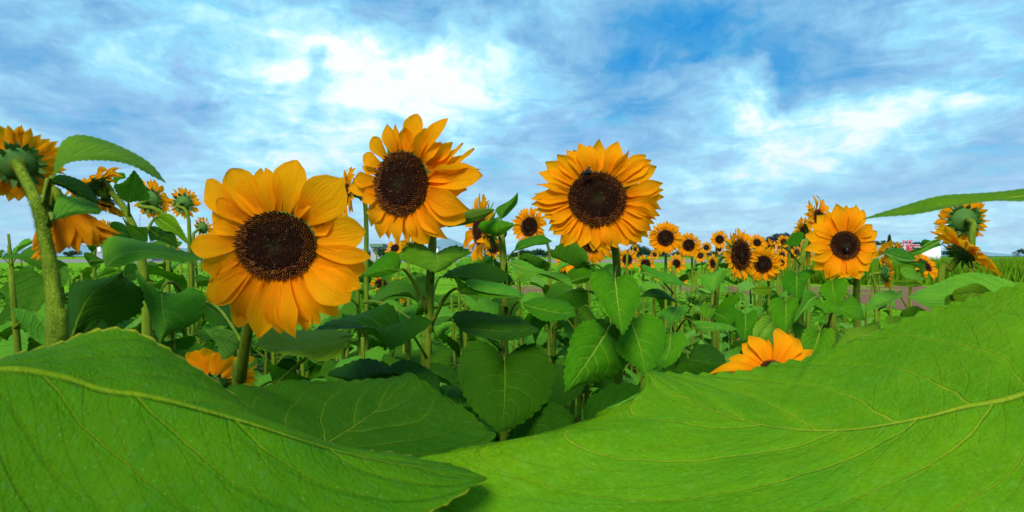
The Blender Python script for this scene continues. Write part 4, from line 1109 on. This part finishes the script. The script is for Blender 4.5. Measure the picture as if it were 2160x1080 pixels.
# -- large round bloom plant (p3), stem px 1300
T(p3, [(1297, 586), (1275, 567), (1252, 574), (1243, 602), (1258, 632), (1278, 657), (1300, 690), (1313, 707)], [(1297, 586), (1328, 581), (1346, 605), (1350, 626), (1339, 660), (1323, 695), (1313, 707)], 1.12, .98, .03, .02, mid=[(1297, 586), (1303, 630), (1313, 707)], mat_='leaf', att=W(1302, 560, 1.19), crease=.04, rows=49)
T(p3, [(1330, 675), (1310, 705), (1299, 737), (1320, 760), (1345, 780), (1361, 795)], [(1330, 675), (1368, 664), (1398, 678), (1405, 710), (1396, 748), (1378, 782), (1361, 795)], 1.14, 1.0, .02, .04, mid=[(1330, 675), (1350, 730), (1361, 795)], mat_='leaf', crease=.045, rows=49, att=W(1304, 650, 1.2))
T(p3, [(1280, 700), (1250, 675), (1212, 690), (1196, 722), (1192, 765), (1190, 800), (1192, 829)], [(1280, 700), (1303, 730), (1320, 765), (1298, 790), (1258, 806), (1222, 815), (1192, 829)], 1.12, .98, .03, .06, mid=[(1280, 700), (1240, 765), (1192, 829)], mat_='leaf', crease=.05, rows=49, att=W(1304, 680, 1.2), wave=.035)
T(p3, [(1300, 690), (1278, 680), (1276, 710), (1290, 730), (1300, 735)], [(1300, 690), (1318, 700), (1315, 720), (1300, 735)], 1.18, 1.15, mat_='leaf_dark')
T(p3, [(1200, 615), (1175, 625), (1215, 650), (1240, 640)], [(1200, 615), (1225, 607), (1240, 620), (1240, 640)], 1.3, 1.25, mat_='leaf', att=W(1302, 640, 1.2))
T(p3, [(1275, 700), (1240, 650), (1222, 660), (1250, 690)], [(1275, 700), (1278, 680), (1262, 672), (1250, 690)], 1.28, 1.2, mat_='leaf_olive')
T(p3, [(1230, 575), (1195, 550), (1160, 540), (1195, 505), (1235, 530), (1240, 560)], [(1230, 575), (1245, 572), (1240, 560)], 1.5, 1.4, .04, mat_='leaf_dark', att=W(1300, 590, 1.19))
T(p3, [(1190, 600), (1200, 575), (1230, 562), (1262, 566), (1275, 578)], [(1190, 600), (1215, 600), (1250, 590), (1275, 578)], 1.5, 1.35, .04, 0, mat_='leaf', label='ribbed leaf')
T(p3, [(1230, 900), (1240, 845), (1300, 810), (1350, 815), (1370, 850)], [(1230, 900), (1290, 910), (1350, 900), (1370, 850)], 1.05, 1.0, .04, 0, mat_='leaf_dark', att=W(1304, 820, 1.21))
T(p3, [(1110, 870), (1080, 900), (1070, 960), (1130, 960)], [(1110, 870), (1170, 850), (1210, 890), (1130, 960)], 1.1, 1.05, .04, 0, mat_='leaf_dark')
# -- leaves of the right-hand rows
pr1 = plant_root(1425, 1.75, 'leafy sunflower plant without a bloom beside the spiky bud', group='sunflower plants showing only leaves')
stb = [W(1425, 1010, 1.75), W(1424, 800, 1.75), W(1421, 640, 1.75), W(1420, 560, 1.75)]; stb[0].z = 0
link('stem', shift(tube_mesh('stem', stb, [.011, .010, .008, .005], M['stem'], 8, 16), pr1), pr1, WM[pr1.name])
T(pr1, [(1415, 702), (1393, 712), (1400, 742), (1386, 765), (1377, 784)], [(1415, 702), (1440, 702), (1450, 725), (1440, 752), (1415, 768), (1377, 784)], 1.35, 1.2, .05, 0, mat_='leaf', crease=.05, att=W(1424, 740, 1.75), wave=.04)
T(pr1, [(1430, 648), (1410, 650), (1393, 658), (1405, 675), (1411, 688)], [(1430, 648), (1455, 648), (1440, 668), (1411, 688)], 1.5, 1.4, mat_='leaf_pale', att=W(1422, 680, 1.75))
T(pr1, [(1350, 575), (1356, 558), (1385, 572), (1420, 582), (1454, 604)], [(1350, 577), (1390, 592), (1425, 602), (1454, 604)], 1.5, 1.35, .03, -.02, mat_='leaf_pale', att=W(1421, 620, 1.75))
T(pr1, [(1350, 626), (1370, 612), (1400, 614), (1432, 640)], [(1350, 626), (1380, 628), (1410, 634), (1432, 640)], 1.5, 1.45, .04, 0, mat_='leaf_dark')
T(pr1, [(1350, 615), (1352, 600), (1375, 598), (1405, 612)], [(1350, 615), (1375, 620), (1405, 612)], 1.9, 1.8, .04, 0, mat_='leaf_pale')
T(pr1, [(1465, 690), (1462, 680), (1490, 677), (1530, 684), (1557, 695)], [(1465, 692), (1500, 700), (1530, 699), (1557, 695)], 1.4, 1.3, .03, -.02, mat_='leaf_pale', att=W(1424, 705, 1.75))
T(pr1, [(1452, 757), (1430, 765), (1425, 782), (1460, 790), (1510, 786), (1538, 772)], [(1452, 757), (1466, 730), (1495, 728), (1520, 745), (1538, 772)], 1.3, 1.2, 0, .06, mat_='leaf_dark', att=W(1424, 780, 1.75), crease=.04)
T(pr1, [(1430, 740), (1395, 790), (1400, 840), (1440, 850)], [(1430, 740), (1480, 760), (1490, 810), (1440, 850)], 1.6, 1.5, mat_='leaf_dark')
pr2 = plant_root(1512, 2.0, 'leafy sunflower stem in front of the tall-disc sunflower', group='sunflower plants showing only leaves')
stb = [W(1506, 1010, 1.95), W(1507, 720, 1.95), W(1510, 640, 1.95), W(1520, 570, 1.95)]; stb[0].z = 0
link('stem', shift(tube_mesh('stem', stb, [.011, .010, .008, .005], M['stem'], 8, 16), pr2), pr2, WM[pr2.name])
T(pr2, [(1503, 576), (1485, 580), (1477, 590), (1488, 608), (1505, 618)], [(1503, 576), (1528, 566), (1532, 580), (1520, 600), (1505, 618)], 1.85, 1.75, .02, .05, mat_='leaf_pale', att=W(1509, 620, 1.95), crease=.04)
T(pr2, [(1507, 655), (1530, 630), (1560, 618), (1563, 622), (1550, 645)], [(1507, 655), (1520, 668), (1535, 660), (1550, 645)], 1.75, 1.7, mat_='leaf', att=W(1508, 690, 1.95))
T(pr2, [(1505, 658), (1520, 650), (1548, 645), (1555, 665), (1545, 682), (1540, 690)], [(1505, 658), (1508, 675), (1522, 685), (1540, 690)], 1.7, 1.62, mat_='leaf', att=W(1508, 680, 1.95))
T(pr2, [(1573, 664), (1555, 655), (1549, 672), (1552, 695), (1570, 722)], [(1573, 664), (1592, 655), (1598, 670), (1595, 695), (1570, 722)], 1.75, 1.62, mat_='leaf', att=W(1565, 640, 1.95))
T(pr2, [(1640, 670), (1615, 665), (1595, 680), (1587, 705), (1590, 732)], [(1640, 670), (1636, 690), (1625, 715), (1590, 732)], 1.7, 1.6, mat_='leaf_pale', crease=.04)
T(pr2, [(1500, 650), (1486, 640), (1478, 655), (1490, 672), (1500, 672)], [(1500, 650), (1508, 655), (1500, 672)], 1.7, 1.6, mat_='leaf')
T(pr2, [(1582, 610), (1600, 620), (1625, 620), (1628, 607)], [(1582, 610), (1596, 604), (1612, 602), (1628, 607)], 1.9, 1.9, mat_='leaf_olive', att=W(1584, 640, 1.98))
pr3 = plant_root(1690, 1.75, 'broad-leaved sunflower stem below the paired blooms of the right third', group='sunflower plants showing only leaves')
stb = [W(1690, 1010, 1.75), W(1688, 700, 1.75), W(1684, 600, 1.75), W(1698, 520, 1.78), W(1704, 500, 1.80)]; stb[0].z = 0
link('stem', shift(tube_mesh('stem', stb, [.011, .010, .009, .008, .007], M['stem'], 8, 16), pr3), pr3, WM[pr3.name])
T(pr3, [(1681, 577), (1662, 573), (1649, 590), (1654, 610), (1670, 625), (1681, 640)], [(1681, 577), (1705, 568), (1718, 575), (1702, 595), (1695, 620), (1681, 640)], 1.6, 1.48, .02, .03, mid=[(1681, 577), (1681, 600), (1681, 640)], mat_='leaf', att=W(1685, 560, 1.75), crease=.04)
T(pr3, [(1658, 636), (1640, 628), (1623, 638), (1622, 655), (1632, 680), (1655, 708)], [(1658, 636), (1678, 630), (1684, 648), (1674, 680), (1655, 708)], 1.5, 1.38, .02, .03, mid=[(1658, 636), (1659, 670), (1655, 708)], mat_='leaf', att=W(1687, 640, 1.75), crease=.045)
T(pr3, [(1722, 624), (1710, 612), (1695, 614), (1688, 635), (1678, 665), (1674, 682)], [(1722, 624), (1715, 645), (1695, 660), (1674, 682)], 1.42, 1.36, mat_='leaf_pale', att=W(1745, 645, 1.6))
T(pr3, [(1755, 592), (1735, 600), (1728, 615), (1740, 632), (1768, 646)], [(1755, 592), (1785, 588), (1787, 605), (1778, 632), (1768, 646)], 1.5, 1.4, mat_='leaf', crease=.04, att=W(1800, 600, 1.66), mid=[(1755, 592), (1758, 615), (1768, 646)])
T(pr3, [(1768, 650), (1745, 632), (1733, 645), (1740, 662), (1770, 665), (1810, 674), (1824, 677)], [(1768, 650), (1785, 633), (1805, 630), (1820, 655), (1824, 677)], 1.42, 1.3, 0, .05, mat_='leaf', crease=.045, att=W(1745, 690, 1.6))
T(pr3, [(1730, 698), (1705, 692), (1692, 705), (1690, 730), (1705, 762)], [(1730, 698), (1755, 693), (1760, 712), (1750, 740), (1705, 762)], 1.35, 1.2, mat_='leaf', crease=.045, att=W(1756, 720, 1.6), mid=[(1730, 698), (1720, 730), (1705, 762)])
T(pr3, [(1700, 690), (1675, 678), (1672, 700), (1690, 715)], [(1700, 690), (1706, 700), (1690, 715)], 1.45, 1.4, mat_='leaf_dark')
T(pr3, [(1645, 520), (1660, 508), (1678, 490), (1695, 492), (1692, 508), (1680, 522)], [(1645, 520), (1662, 517), (1680, 522)], 1.7, 1.68, mat_='leaf', att=W(1690, 560, 1.76), tooth=.02)
pr4 = plant_root(1795, 1.6, 'stocky sunflower plant with spreading leaves below the large right-third bloom', group='sunflower plants showing only leaves')
stb = [W(1757, 1010, 1.6), W(1756, 720, 1.6), W(1757, 660, 1.6), W(1758, 640, 1.6)]; stb[0].z = 0
link('stem', shift(tube_mesh('stem', stb, [.011, .010, .009, .006], M['stem'], 8, 16), pr4), pr4, WM[pr4.name])
T(pr4, [(1895, 622), (1880, 612), (1850, 620), (1830, 645), (1823, 658)], [(1895, 622), (1903, 612), (1900, 630), (1870, 645), (1823, 658)], 1.3, 1.2, .04, -.02, mat_='leaf_pale', crease=.03, att=W(1922, 665, 1.3))
T(pr4, [(1858, 694), (1850, 680), (1825, 685), (1790, 700), (1757, 732)], [(1858, 694), (1878, 700), (1860, 715), (1810, 725), (1757, 732)], 1.25, 1.1, .05, -.02, mat_='leaf_olive', crease=.03)
T(pr4, [(1898, 672), (1872, 668), (1875, 692), (1900, 698), (1935, 680), (1962, 660)], [(1898, 672), (1905, 655), (1930, 645), (1962, 660)], 1.2, 1.1, mat_='leaf_olive', crease=.03, att=W(1922, 670, 1.3))
T(pr4, [(1945, 603), (1930, 590), (1900, 592), (1878, 590), (1885, 602)], [(1945, 603), (1920, 606), (1885, 602)], 1.2, 1.15, mat_='leaf')
T(pr4, [(1944, 585), (1925, 568), (1900, 565), (1905, 582), (1925, 592)], [(1944, 585), (1948, 590), (1925, 592)], 1.35, 1.3, mat_='leaf_pale')
T(pr4, [(1865, 528), (1885, 526), (1915, 530), (1935, 548)], [(1865, 528), (1880, 540), (1905, 550), (1935, 548)], 1.3, 1.2, .04, -.02, mat_='leaf', tooth=.01)
T(pr4, [(1985, 505), (1965, 507), (1945, 520), (1920, 528), (1916, 532)], [(1985, 507), (1975, 520), (1950, 530), (1928, 540), (1916, 534)], 1.15, 1.05, mat_='leaf_pale', tooth=.01)
T(pr4, [(1940, 518), (1945, 508), (1953, 505), (1975, 512), (1990, 516)], [(1940, 520), (1960, 525), (1990, 516)], 1.3, 1.25, mat_='leaf_pale', tooth=.01)
T(pr4, [(1865, 530), (1895, 548), (1925, 552), (1952, 548)], [(1865, 532), (1890, 555), (1925, 560), (1952, 575)], 1.25, 1.15, mat_='leaf_pale')

# -- left plants
pl = plant_root(118, .56, 'nearest sunflower at the left edge, hairy stem, two blooms and a long drooping leaf')
C_ = W(134, 446, .62); Rh = 28 / F * .62
mm_, Z_ = flower_head(pl, C_, (.12, .30, -.95), Rh, None, 34, 1.9, detail=2, seed=85, blen=1.0, bracts=24, deep=True, back=-1.35, pw=.5)
nk = C_ - Z_ * Rh * .7
f0 = W(96, 520, .575)
link('branch', shift(tube_mesh('branch', [f0, W(98, 440, .60), W(112, 402, .62), nk - Z_ * Rh * .6, nk], [.0045, .0042, .0042, .0045, .006], M['stem'], 10, 24, 500, .0022), pl), pl, WM[pl.name])
C2 = W(38, 345, .64); R2 = 34 / F * .64
mm_, Z2 = flower_head(pl, C2, (-.55, .62, .25), R2, None, 34, 1.5, detail=2, seed=33, blen=.7, bracts=24, deep=False)
nk = C2 - Z2 * R2 * .7
stb = [W(108, 1300, .56), W(118, 900, .56), W(122, 720, .56), W(112, 600, .565), W(94, 500, .575), W(74, 420, .585), nk - Z2 * R2 * .7, nk]; stb[0].z = 0
link('stem', shift(tube_mesh('stem', stb, [.012, .009, .0075, .0064, .0056, .005, .005, .007], M['stem'], 14, 56, 3800, .0026), pl), pl, WM[pl.name])
T(pl, [(112, 375), (118, 330), (132, 302), (155, 289), (185, 287), (230, 297), (280, 322), (322, 352), (350, 386)], [(112, 378), (135, 350), (165, 339), (200, 338), (240, 345), (285, 358), (322, 374), (350, 386)], .52, .60, .05, -.02, mid=[(112, 376), (140, 338), (180, 325), (240, 326), (300, 350), (350, 386)], mat_='leaf_olive', att=W(96, 430, .575), rows=61, cols=6, label='long drooping leaf')
T(pl, [(110, 462), (118, 425), (135, 413), (165, 416), (195, 428), (214, 440)], [(110, 468), (150, 455), (190, 455), (210, 452), (214, 440)], .50, .56, .03, 0, mat_='leaf_pale', att=W(104, 475, .57))
T(pl, [(100, 375), (130, 368), (160, 378), (190, 400), (212, 432)], [(100, 385), (125, 395), (155, 412), (190, 425), (212, 432)], .60, .66, .02, 0, mat_='leaf_dark', att=W(94, 430, .575))
T(pl, [(148, 722), (140, 690), (143, 640), (152, 598), (200, 592), (238, 584), (261, 572)], [(148, 722), (200, 708), (250, 685), (290, 668), (301, 645), (298, 612), (262, 583), (261, 572)], .62, .72, .03, .04, mid=[(148, 722), (163, 670), (190, 622), (228, 595), (261, 572)], mat_='leaf_dark', crease=.035, rows=55, cols=6, att=W(122, 745, .56), srad=.004)
T(pl, [(152, 722), (175, 700), (190, 680), (215, 670)], [(152, 724), (200, 712), (232, 700), (215, 670)], .60, .66, mat_='leaf_dark')
T(pl, [(222, 566), (216, 530), (224, 505), (240, 497), (270, 500), (310, 512), (350, 525), (400, 535), (432, 548)], [(222, 566), (250, 563), (285, 553), (330, 551), (380, 554), (432, 548)], .58, .66, .03, -.01, mid=[(222, 566), (240, 545), (270, 531), (320, 528), (370, 538), (432, 548)], mat_='leaf_pale', crease=.025, rows=55, cols=6, tooth=.012)
T(pl, [(340, 616), (312, 598), (285, 568), (297, 610), (315, 665), (325, 700), (338, 727)], [(340, 616), (375, 618), (402, 606), (430, 622), (426, 670), (395, 692), (360, 702), (338, 727)], .72, .68, .03, .05, mid=[(340, 616), (343, 650), (346, 680), (338, 727)], mat_='leaf_pale', crease=.035, rows=49, cols=6, tooth=.02, att=W(395, 640, .95), wave=.04, label='folded grey-green leaf hanging down')
# plant whose thick stem bends up to the side-seen bloom
pl2 = plant_root(300, 1.0, 'sunflower with an arching stem, one bloom side-on and one nodding under the long drooping leaf')
stb = [W(305, 1010, 1.0), W(310, 760, 1.0), W(306, 600, 1.0), W(288, 500, 1.0), W(262, 440, 1.0), W(234, 404, 1.0)]; stb[0].z = 0
link('stem', shift(tube_mesh('stem', stb, [.009, .008, .0072, .006, .005, .0045], M['stem'], 10, 30, 500, .003), pl2), pl2, WM[pl2.name])
for (hx, hy, hd, hr, hn, hb, pl_, fr) in [(196, 388, 1.0, 24, (-.62, -.10, .70), .25, 1.5, (236, 404, 1.0)), (222, 430, 1.04, 16, (-.15, -.25, -.9), -.25, 1.9, (262, 440, 1.0))]:
    C_ = W(hx, hy, hd); Rh = hr / F * hd
    mm_, Z_ = flower_head(pl2, C_, hn, Rh, None, 28, pl_, detail=1, seed=int(hx), blen=.8, back=hb, deep=True)
    nk = C_ - Z_ * Rh * .7; f0 = W(*fr)
    link('branch', shift(tube_mesh('branch', [f0, f0 * .5 + nk * .5 + Vector((0, 0, .012)), nk - Z_ * Rh * .8, nk], [.0045, .0045, .0045, .006], M['stem'], 8, 14), pl2), pl2, WM[pl2.name])
T(pl2, [(271, 428), (250, 418), (238, 394), (262, 382), (283, 358)], [(271, 428), (305, 424), (318, 415), (306, 395), (283, 358)], .98, .90, mid=[(271, 428), (277, 400), (283, 358)], mat_='leaf', att=W(272, 460, 1.0), crease=.03)
T(pl2, [(244, 392), (238, 378), (246, 366), (262, 365), (266, 376)], [(244, 392), (252, 380), (266, 376)], 1.1, 1.1, mat_='leaf', tooth=.01)
T(pl2, [(330, 458), (345, 450), (365, 455), (385, 480), (400, 515)], [(330, 460), (345, 485), (365, 490), (382, 505), (400, 518)], 1.05, 1.0, mat_='leaf', crease=.03, att=W(305, 500, 1.0))
T(pl2, [(322, 458), (338, 462), (350, 475), (340, 492), (348, 498)], [(322, 460), (330, 475), (348, 498)], 1.2, 1.15, mat_='leaf_pale')
T(pl2, [(310, 480), (330, 478), (350, 487), (372, 490), (375, 522)], [(310, 480), (318, 508), (340, 510), (375, 522)], 1.08, 1.0, mat_='leaf_dark', crease=.03, att=W(300, 540, 1.0))
T(pl2, [(255, 452), (270, 470), (290, 478), (312, 482), (312, 510)], [(255, 452), (268, 480), (285, 505), (312, 510)], 1.0, .98, mat_='leaf_dark')
T(pl2, [(232, 490), (235, 470), (250, 468), (270, 480), (285, 502)], [(232, 490), (250, 500), (285, 504)], 1.15, 1.1, mat_='leaf_dark')
T(pl2, [(170, 512), (185, 498), (205, 500), (222, 512)], [(170, 512), (190, 515), (205, 520), (222, 520)], 1.5, 1.4, mat_='leaf')
T(pl2, [(188, 558), (175, 534), (200, 540), (222, 550)], [(188, 558), (195, 565), (222, 552)], 1.5, 1.4, mat_='leaf_dark')
T(pl2, [(262, 584), (265, 560), (290, 558), (288, 590)], [(262, 584), (275, 592), (288, 590)], 1.2, 1.15, mat_='leaf_dark')
T(pl2, [(190, 590), (230, 566), (262, 570)], [(190, 592), (220, 588), (262, 574)], 1.4, 1.3, mat_='leaf')

# -- the near leaves along the bottom and at the right edge
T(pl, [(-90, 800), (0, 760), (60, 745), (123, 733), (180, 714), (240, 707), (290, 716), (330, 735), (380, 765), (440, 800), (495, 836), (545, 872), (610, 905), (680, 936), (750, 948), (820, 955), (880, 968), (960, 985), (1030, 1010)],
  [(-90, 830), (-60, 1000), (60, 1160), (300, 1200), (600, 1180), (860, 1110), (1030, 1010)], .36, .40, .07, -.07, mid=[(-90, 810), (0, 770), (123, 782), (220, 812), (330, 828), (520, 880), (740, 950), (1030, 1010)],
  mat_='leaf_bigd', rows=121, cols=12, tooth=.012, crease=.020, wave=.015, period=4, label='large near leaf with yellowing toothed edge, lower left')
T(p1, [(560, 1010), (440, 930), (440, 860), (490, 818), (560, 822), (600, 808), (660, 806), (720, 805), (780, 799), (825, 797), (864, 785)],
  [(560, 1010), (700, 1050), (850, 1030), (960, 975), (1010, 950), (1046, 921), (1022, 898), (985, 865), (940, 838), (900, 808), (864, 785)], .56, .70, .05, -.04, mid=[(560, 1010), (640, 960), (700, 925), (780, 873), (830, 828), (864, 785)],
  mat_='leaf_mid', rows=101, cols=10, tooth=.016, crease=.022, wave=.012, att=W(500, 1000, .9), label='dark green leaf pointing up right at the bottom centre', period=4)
pg = plant_root(2260, .5, 'sunflower plant at the right whose broad near leaf fills the lower right corner')
stb = [Vector((W(2275, 540, .5).x, .5, 0)), W(2270, 900, .5), W(2262, 640, .5), W(2250, 420, .5)]
link('stem', shift(tube_mesh('stem', stb, [.012, .011, .010, .008], M['stem'], 12, 30), pg), pg, WM[pg.name])
T(pg, [(2230, 800), (2260, 700), (2230, 610), (2160, 596), (2037, 630), (1985, 645), (1940, 660), (1880, 688), (1825, 715), (1760, 738), (1722, 752), (1700, 764), (1640, 772), (1575, 786), (1500, 791), (1430, 788), (1364, 783)],
  [(2230, 800), (2330, 1000), (2200, 1200), (1900, 1250), (1500, 1230), (1150, 1180), (930, 1080), (860, 985), (960, 948), (1060, 932), (1150, 912), (1235, 888), (1265, 868), (1312, 852), (1340, 838), (1355, 815), (1364, 783)],
  .42, .52, .07, -.10, mid=[(2230, 800), (2130, 835), (2037, 852), (1960, 872), (1880, 888), (1800, 900), (1700, 902), (1600, 890), (1500, 862), (1430, 824), (1364, 783)],
  mat_='leaf_big', rows=181, cols=14, tooth=.013, crease=.018, wave=.012, period=6, att=W(2266, 800, .5), srad=.005, label='broad bright near leaf with curved yellow midrib, lower right')
T(pg, [(2250, 396), (2200, 392), (2120, 400), (2037, 414), (1980, 422), (1920, 434), (1860, 448), (1818, 463)], [(2250, 400), (2180, 425), (2100, 433), (2037, 438), (1980, 443), (1920, 451), (1870, 457), (1818, 463)], .52, .62, .02, -.02, mat_='leaf_olive', rows=71, cols=5, tooth=.03, crease=.02, label='long thin toothed leaf seen edge-on against the sky')
T(pg, [(2180, 640), (2150, 600), (2090, 583), (2037, 581), (2000, 589), (1950, 607), (1914, 627)], [(2180, 642), (2100, 655), (2037, 665), (1980, 658), (1950, 646), (1914, 627)], .66, .74, .04, -.02, mid=[(2180, 641), (2037, 631), (1914, 627)], mat_='leaf_pale', rows=61, cols=6, crease=.025, tooth=.015)
T(pg, [(2100, 620), (2060, 598), (2037, 603), (2012, 612), (2008, 622)], [(2100, 622), (2060, 640), (2037, 640), (2015, 637), (2008, 622)], .60, .58, mat_='leaf_olive', tooth=.05)
T(pg, [(2020, 622), (2008, 620), (1992, 628), (1992, 642)], [(2020, 624), (2015, 640), (1992, 644)], .59, .58, mat_='leaf_olive', tooth=.06)

# ================================================================== filler plants behind
def leafplant(px, d, hz, n, size, label, group, mats, seed, bloomless=True):
    x = (px - 1080) / F * d; r = random.Random(seed)
    hw_ = 'low' if hz < 1.0 else 'shoulder-high' if hz < 1.18 else 'tall'
    label = f'{depthword(d)} {hw_} flowerless sunflower plant ' + where(px); group = 'flowerless sunflower plants among the blooms'
    o = root('sunflower', Vector((x, d, 0)), label, 'sunflower', group)
    lean = r.uniform(-.06, .06)
    pts = [Vector((x, d, 0)), Vector((x + lean * .4, d, hz * .4)), Vector((x + lean, d + .02, hz * .8)), Vector((x + lean * 1.2, d, hz))]
    link('stem', shift(tube_mesh('stem', pts, [.010, .0085, .006, .004], M['stem'], 7, 12), o), o, WM[o.name])
    leafy(o, pts, n, hz * .18, hz - .03, size, mats, seed)
    return o
G1 = 'flowerless sunflower plants in the shaded understorey'; G2 = 'flowerless sunflower plants between the right rows of blooms'; G3 = 'flowerless sunflower plants at the left edge of the field'
L1_ = 'low flowerless sunflower plant with dark shaded leaves in the left and central understorey'
L2_ = 'flowerless leafy sunflower plant standing among the right-hand rows'
L3_ = 'flowerless leafy sunflower plant in the tangle at the left side'
r_ = random.Random(11)
DK = ('leaf_dark', 'leaf_dark', 'leaf_dark', 'leaf'); RT = ('leaf', 'leaf_pale', 'leaf', 'leaf_dark')  # first set: mostly the darkened leaf, its colour standing in for low shade
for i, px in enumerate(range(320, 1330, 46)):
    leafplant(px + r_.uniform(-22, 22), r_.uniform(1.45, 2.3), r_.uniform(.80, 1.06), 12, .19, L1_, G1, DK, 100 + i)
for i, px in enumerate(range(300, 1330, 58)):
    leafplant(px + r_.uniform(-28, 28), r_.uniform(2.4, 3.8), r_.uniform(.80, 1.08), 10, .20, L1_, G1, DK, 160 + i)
for i, px in enumerate(range(1330, 1860, 40)):
    leafplant(px + r_.uniform(-15, 15), r_.uniform(2.0, 3.0), r_.uniform(.98, 1.16), 10, .17, L2_, G2, RT, 200 + i)
for i, px in enumerate(range(1340, 1860, 40)):
    leafplant(px + r_.uniform(-15, 15), r_.uniform(3.2, 5.5), r_.uniform(1.08, 1.26), 9, .18, L2_, G2, RT, 260 + i)
for i, px in enumerate(range(1360, 1800, 34)):
    leafplant(px + r_.uniform(-15, 15), r_.uniform(1.5, 1.9), r_.uniform(.78, .98), 9, .16, L2_, G2, DK, 320 + i)
for i, px in enumerate([20, 70, 130, 180, 235, 300, 360, 410, -20, 450, 45, 100, 155, 210, 270, 330, 385, 430, 0, 60, 165, 250, 345, 400]):
    leafplant(px, r_.uniform(1.3, 3.2), r_.uniform(1.2, 1.42), 13, .19, L3_, G3, RT, 360 + i)
for i, px in enumerate([1990, 2050, 2110, 2160, 2090]):
    leafplant(px, r_.uniform(1.3, 2.6), r_.uniform(1.0, 1.25), 8, .16, 'flowerless leafy sunflower plant beyond the right-edge blooms', 'flowerless plants at the right edge', RT, 400 + i)
for i, px in enumerate([770, 800, 830, 865, 885, 655, 700, 745, 930, 1075, 1110, 1140, 1175, 1215, 1245, 1280, 780, 850, 1100, 1190]):
    leafplant(px + r_.uniform(-12, 12), r_.uniform(1.8, 3.8), r_.uniform(1.2, 1.33), 12, .19, 'tall flowerless sunflower plant reaching the horizon in the centre of the field', 'tall flowerless sunflower plants in the centre', RT if i % 2 else DK, 440 + i)
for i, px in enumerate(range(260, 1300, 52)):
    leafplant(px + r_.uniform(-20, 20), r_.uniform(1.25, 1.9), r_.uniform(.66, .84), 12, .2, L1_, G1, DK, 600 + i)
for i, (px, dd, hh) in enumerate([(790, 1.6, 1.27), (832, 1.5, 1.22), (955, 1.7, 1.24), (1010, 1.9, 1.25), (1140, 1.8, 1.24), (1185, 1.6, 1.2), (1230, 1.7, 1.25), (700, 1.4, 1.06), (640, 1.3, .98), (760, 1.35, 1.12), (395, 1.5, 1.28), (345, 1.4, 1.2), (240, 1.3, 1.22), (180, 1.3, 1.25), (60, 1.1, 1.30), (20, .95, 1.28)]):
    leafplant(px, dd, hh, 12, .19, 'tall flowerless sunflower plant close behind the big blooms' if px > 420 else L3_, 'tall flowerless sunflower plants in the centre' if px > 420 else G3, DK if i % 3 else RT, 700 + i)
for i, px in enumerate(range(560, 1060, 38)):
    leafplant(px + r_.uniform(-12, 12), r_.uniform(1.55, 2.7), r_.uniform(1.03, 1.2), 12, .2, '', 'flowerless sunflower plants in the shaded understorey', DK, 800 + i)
# far rows: small blooms
for i in range(22):
    px = [1470, 1480, 1540, 1550, 1575, 1590, 1630, 1640, 1665, 1670, 1685, 1535, 1475, 1340, 1380, 1300, 1515, 1600, 1660, 1860, 1620, 1580][i]; py = r_.uniform(520, 552)
    px += r_.uniform(-5, 5); bloom(px, py, r_.uniform(5, 8.5), r_.uniform(4.5, 6.5), (r_.uniform(-.8, .8), -1, r_.uniform(-.1, .5)), ('tiny far sunflower above the horizon ' if py < 538 else 'tiny far sunflower below the horizon ') + where(px), 20, 1.3, detail=0, leaves=6, seed=500 + i, group='tiny distant sunflowers of the far rows', bracts=0)

# ================================================================== bees
M['bee'] = plain('bee_fuzz', (.008, .007, .008), .8, .2, .3, 300)
M['bee_band'] = plain('bee_band', (.30, .17, .03), .8, .2, .3, 300)
M['wing'] = plain('bee_wing', (.010, .010, .012), .5, .2, .2, 300)
def bee(C, Z, hd, L, label, banded):
    Z = Vector(Z).normalized(); X = Vector(hd); X = (X - Z * X.dot(Z)).normalized(); Y = Z.cross(X)
    mm = Matrix((X * L, Y * L, Z * L)).transposed().to_4x4(); mm.translation = C
    o = root('bumblebee', C, label, 'bee', 'bees on the sunflowers')
    prof = [(-.52, .03), (-.45, .14), (-.32, .21), (-.16, .23), (-.04, .17), (.0, .14), (.08, .19), (.18, .20), (.27, .14), (.31, .09), (.37, .12), (.45, .11), (.50, .04)]
    V = []; ns = 12
    for x, q in prof:
        for j in range(ns):
            a = 2 * math.pi * j / ns; V.append((x, q * math.cos(a), .16 + q * .9 * math.sin(a) - (.05 if x < -.3 else 0)))
    b = link('body', mesh('body', V, grid_faces(len(prof), ns, True), M['bee']), o, mm)
    if banded:
        Vb = []
        for x, q in ((-.30, .222), (-.24, .235), (-.18, .242)):
            for j in range(ns):
                a = 2 * math.pi * j / ns; Vb.append((x, q * math.cos(a), .15 + q * .9 * math.sin(a)))
        link('band', mesh('band', Vb, grid_faces(3, ns, True), M['bee_band']), o, mm)
    for s in (1, -1):
        Vw = [(.12, .08 * s, .36), (-.05, .16 * s, .40), (-.35, .34 * s, .40), (-.50, .28 * s, .38), (-.42, .14 * s, .37), (-.1, .06 * s, .37)]
        link('wing', mesh('wing', Vw, [(0, 1, 2, 3, 4, 5)], M['wing']), o, mm)
        for k_, x in enumerate((.2, .1, -.02)):
            link('leg', tube_mesh('leg', [(x, .12 * s, .08), (x + .08 - k_ * .08, .30 * s, .14), (x + .1 - k_ * .13, .38 * s, -.04)], [.025, .02, .012], M['bee'], 5, 6), o, mm)
    return o
bee(W(1236, 367, 1.062), (0, -.85, .5), (-1, 0, -.45), .0215, 'black bumblebee at the upper left rim of the large round bloom', False)
bee(W(1783, 523, 1.535), (0, -1, .1), (-.5, 0, .8), .0155, 'small brown-banded bee in the middle of the right-third bloom', True)

print('objects', len(bpy.data.objects))
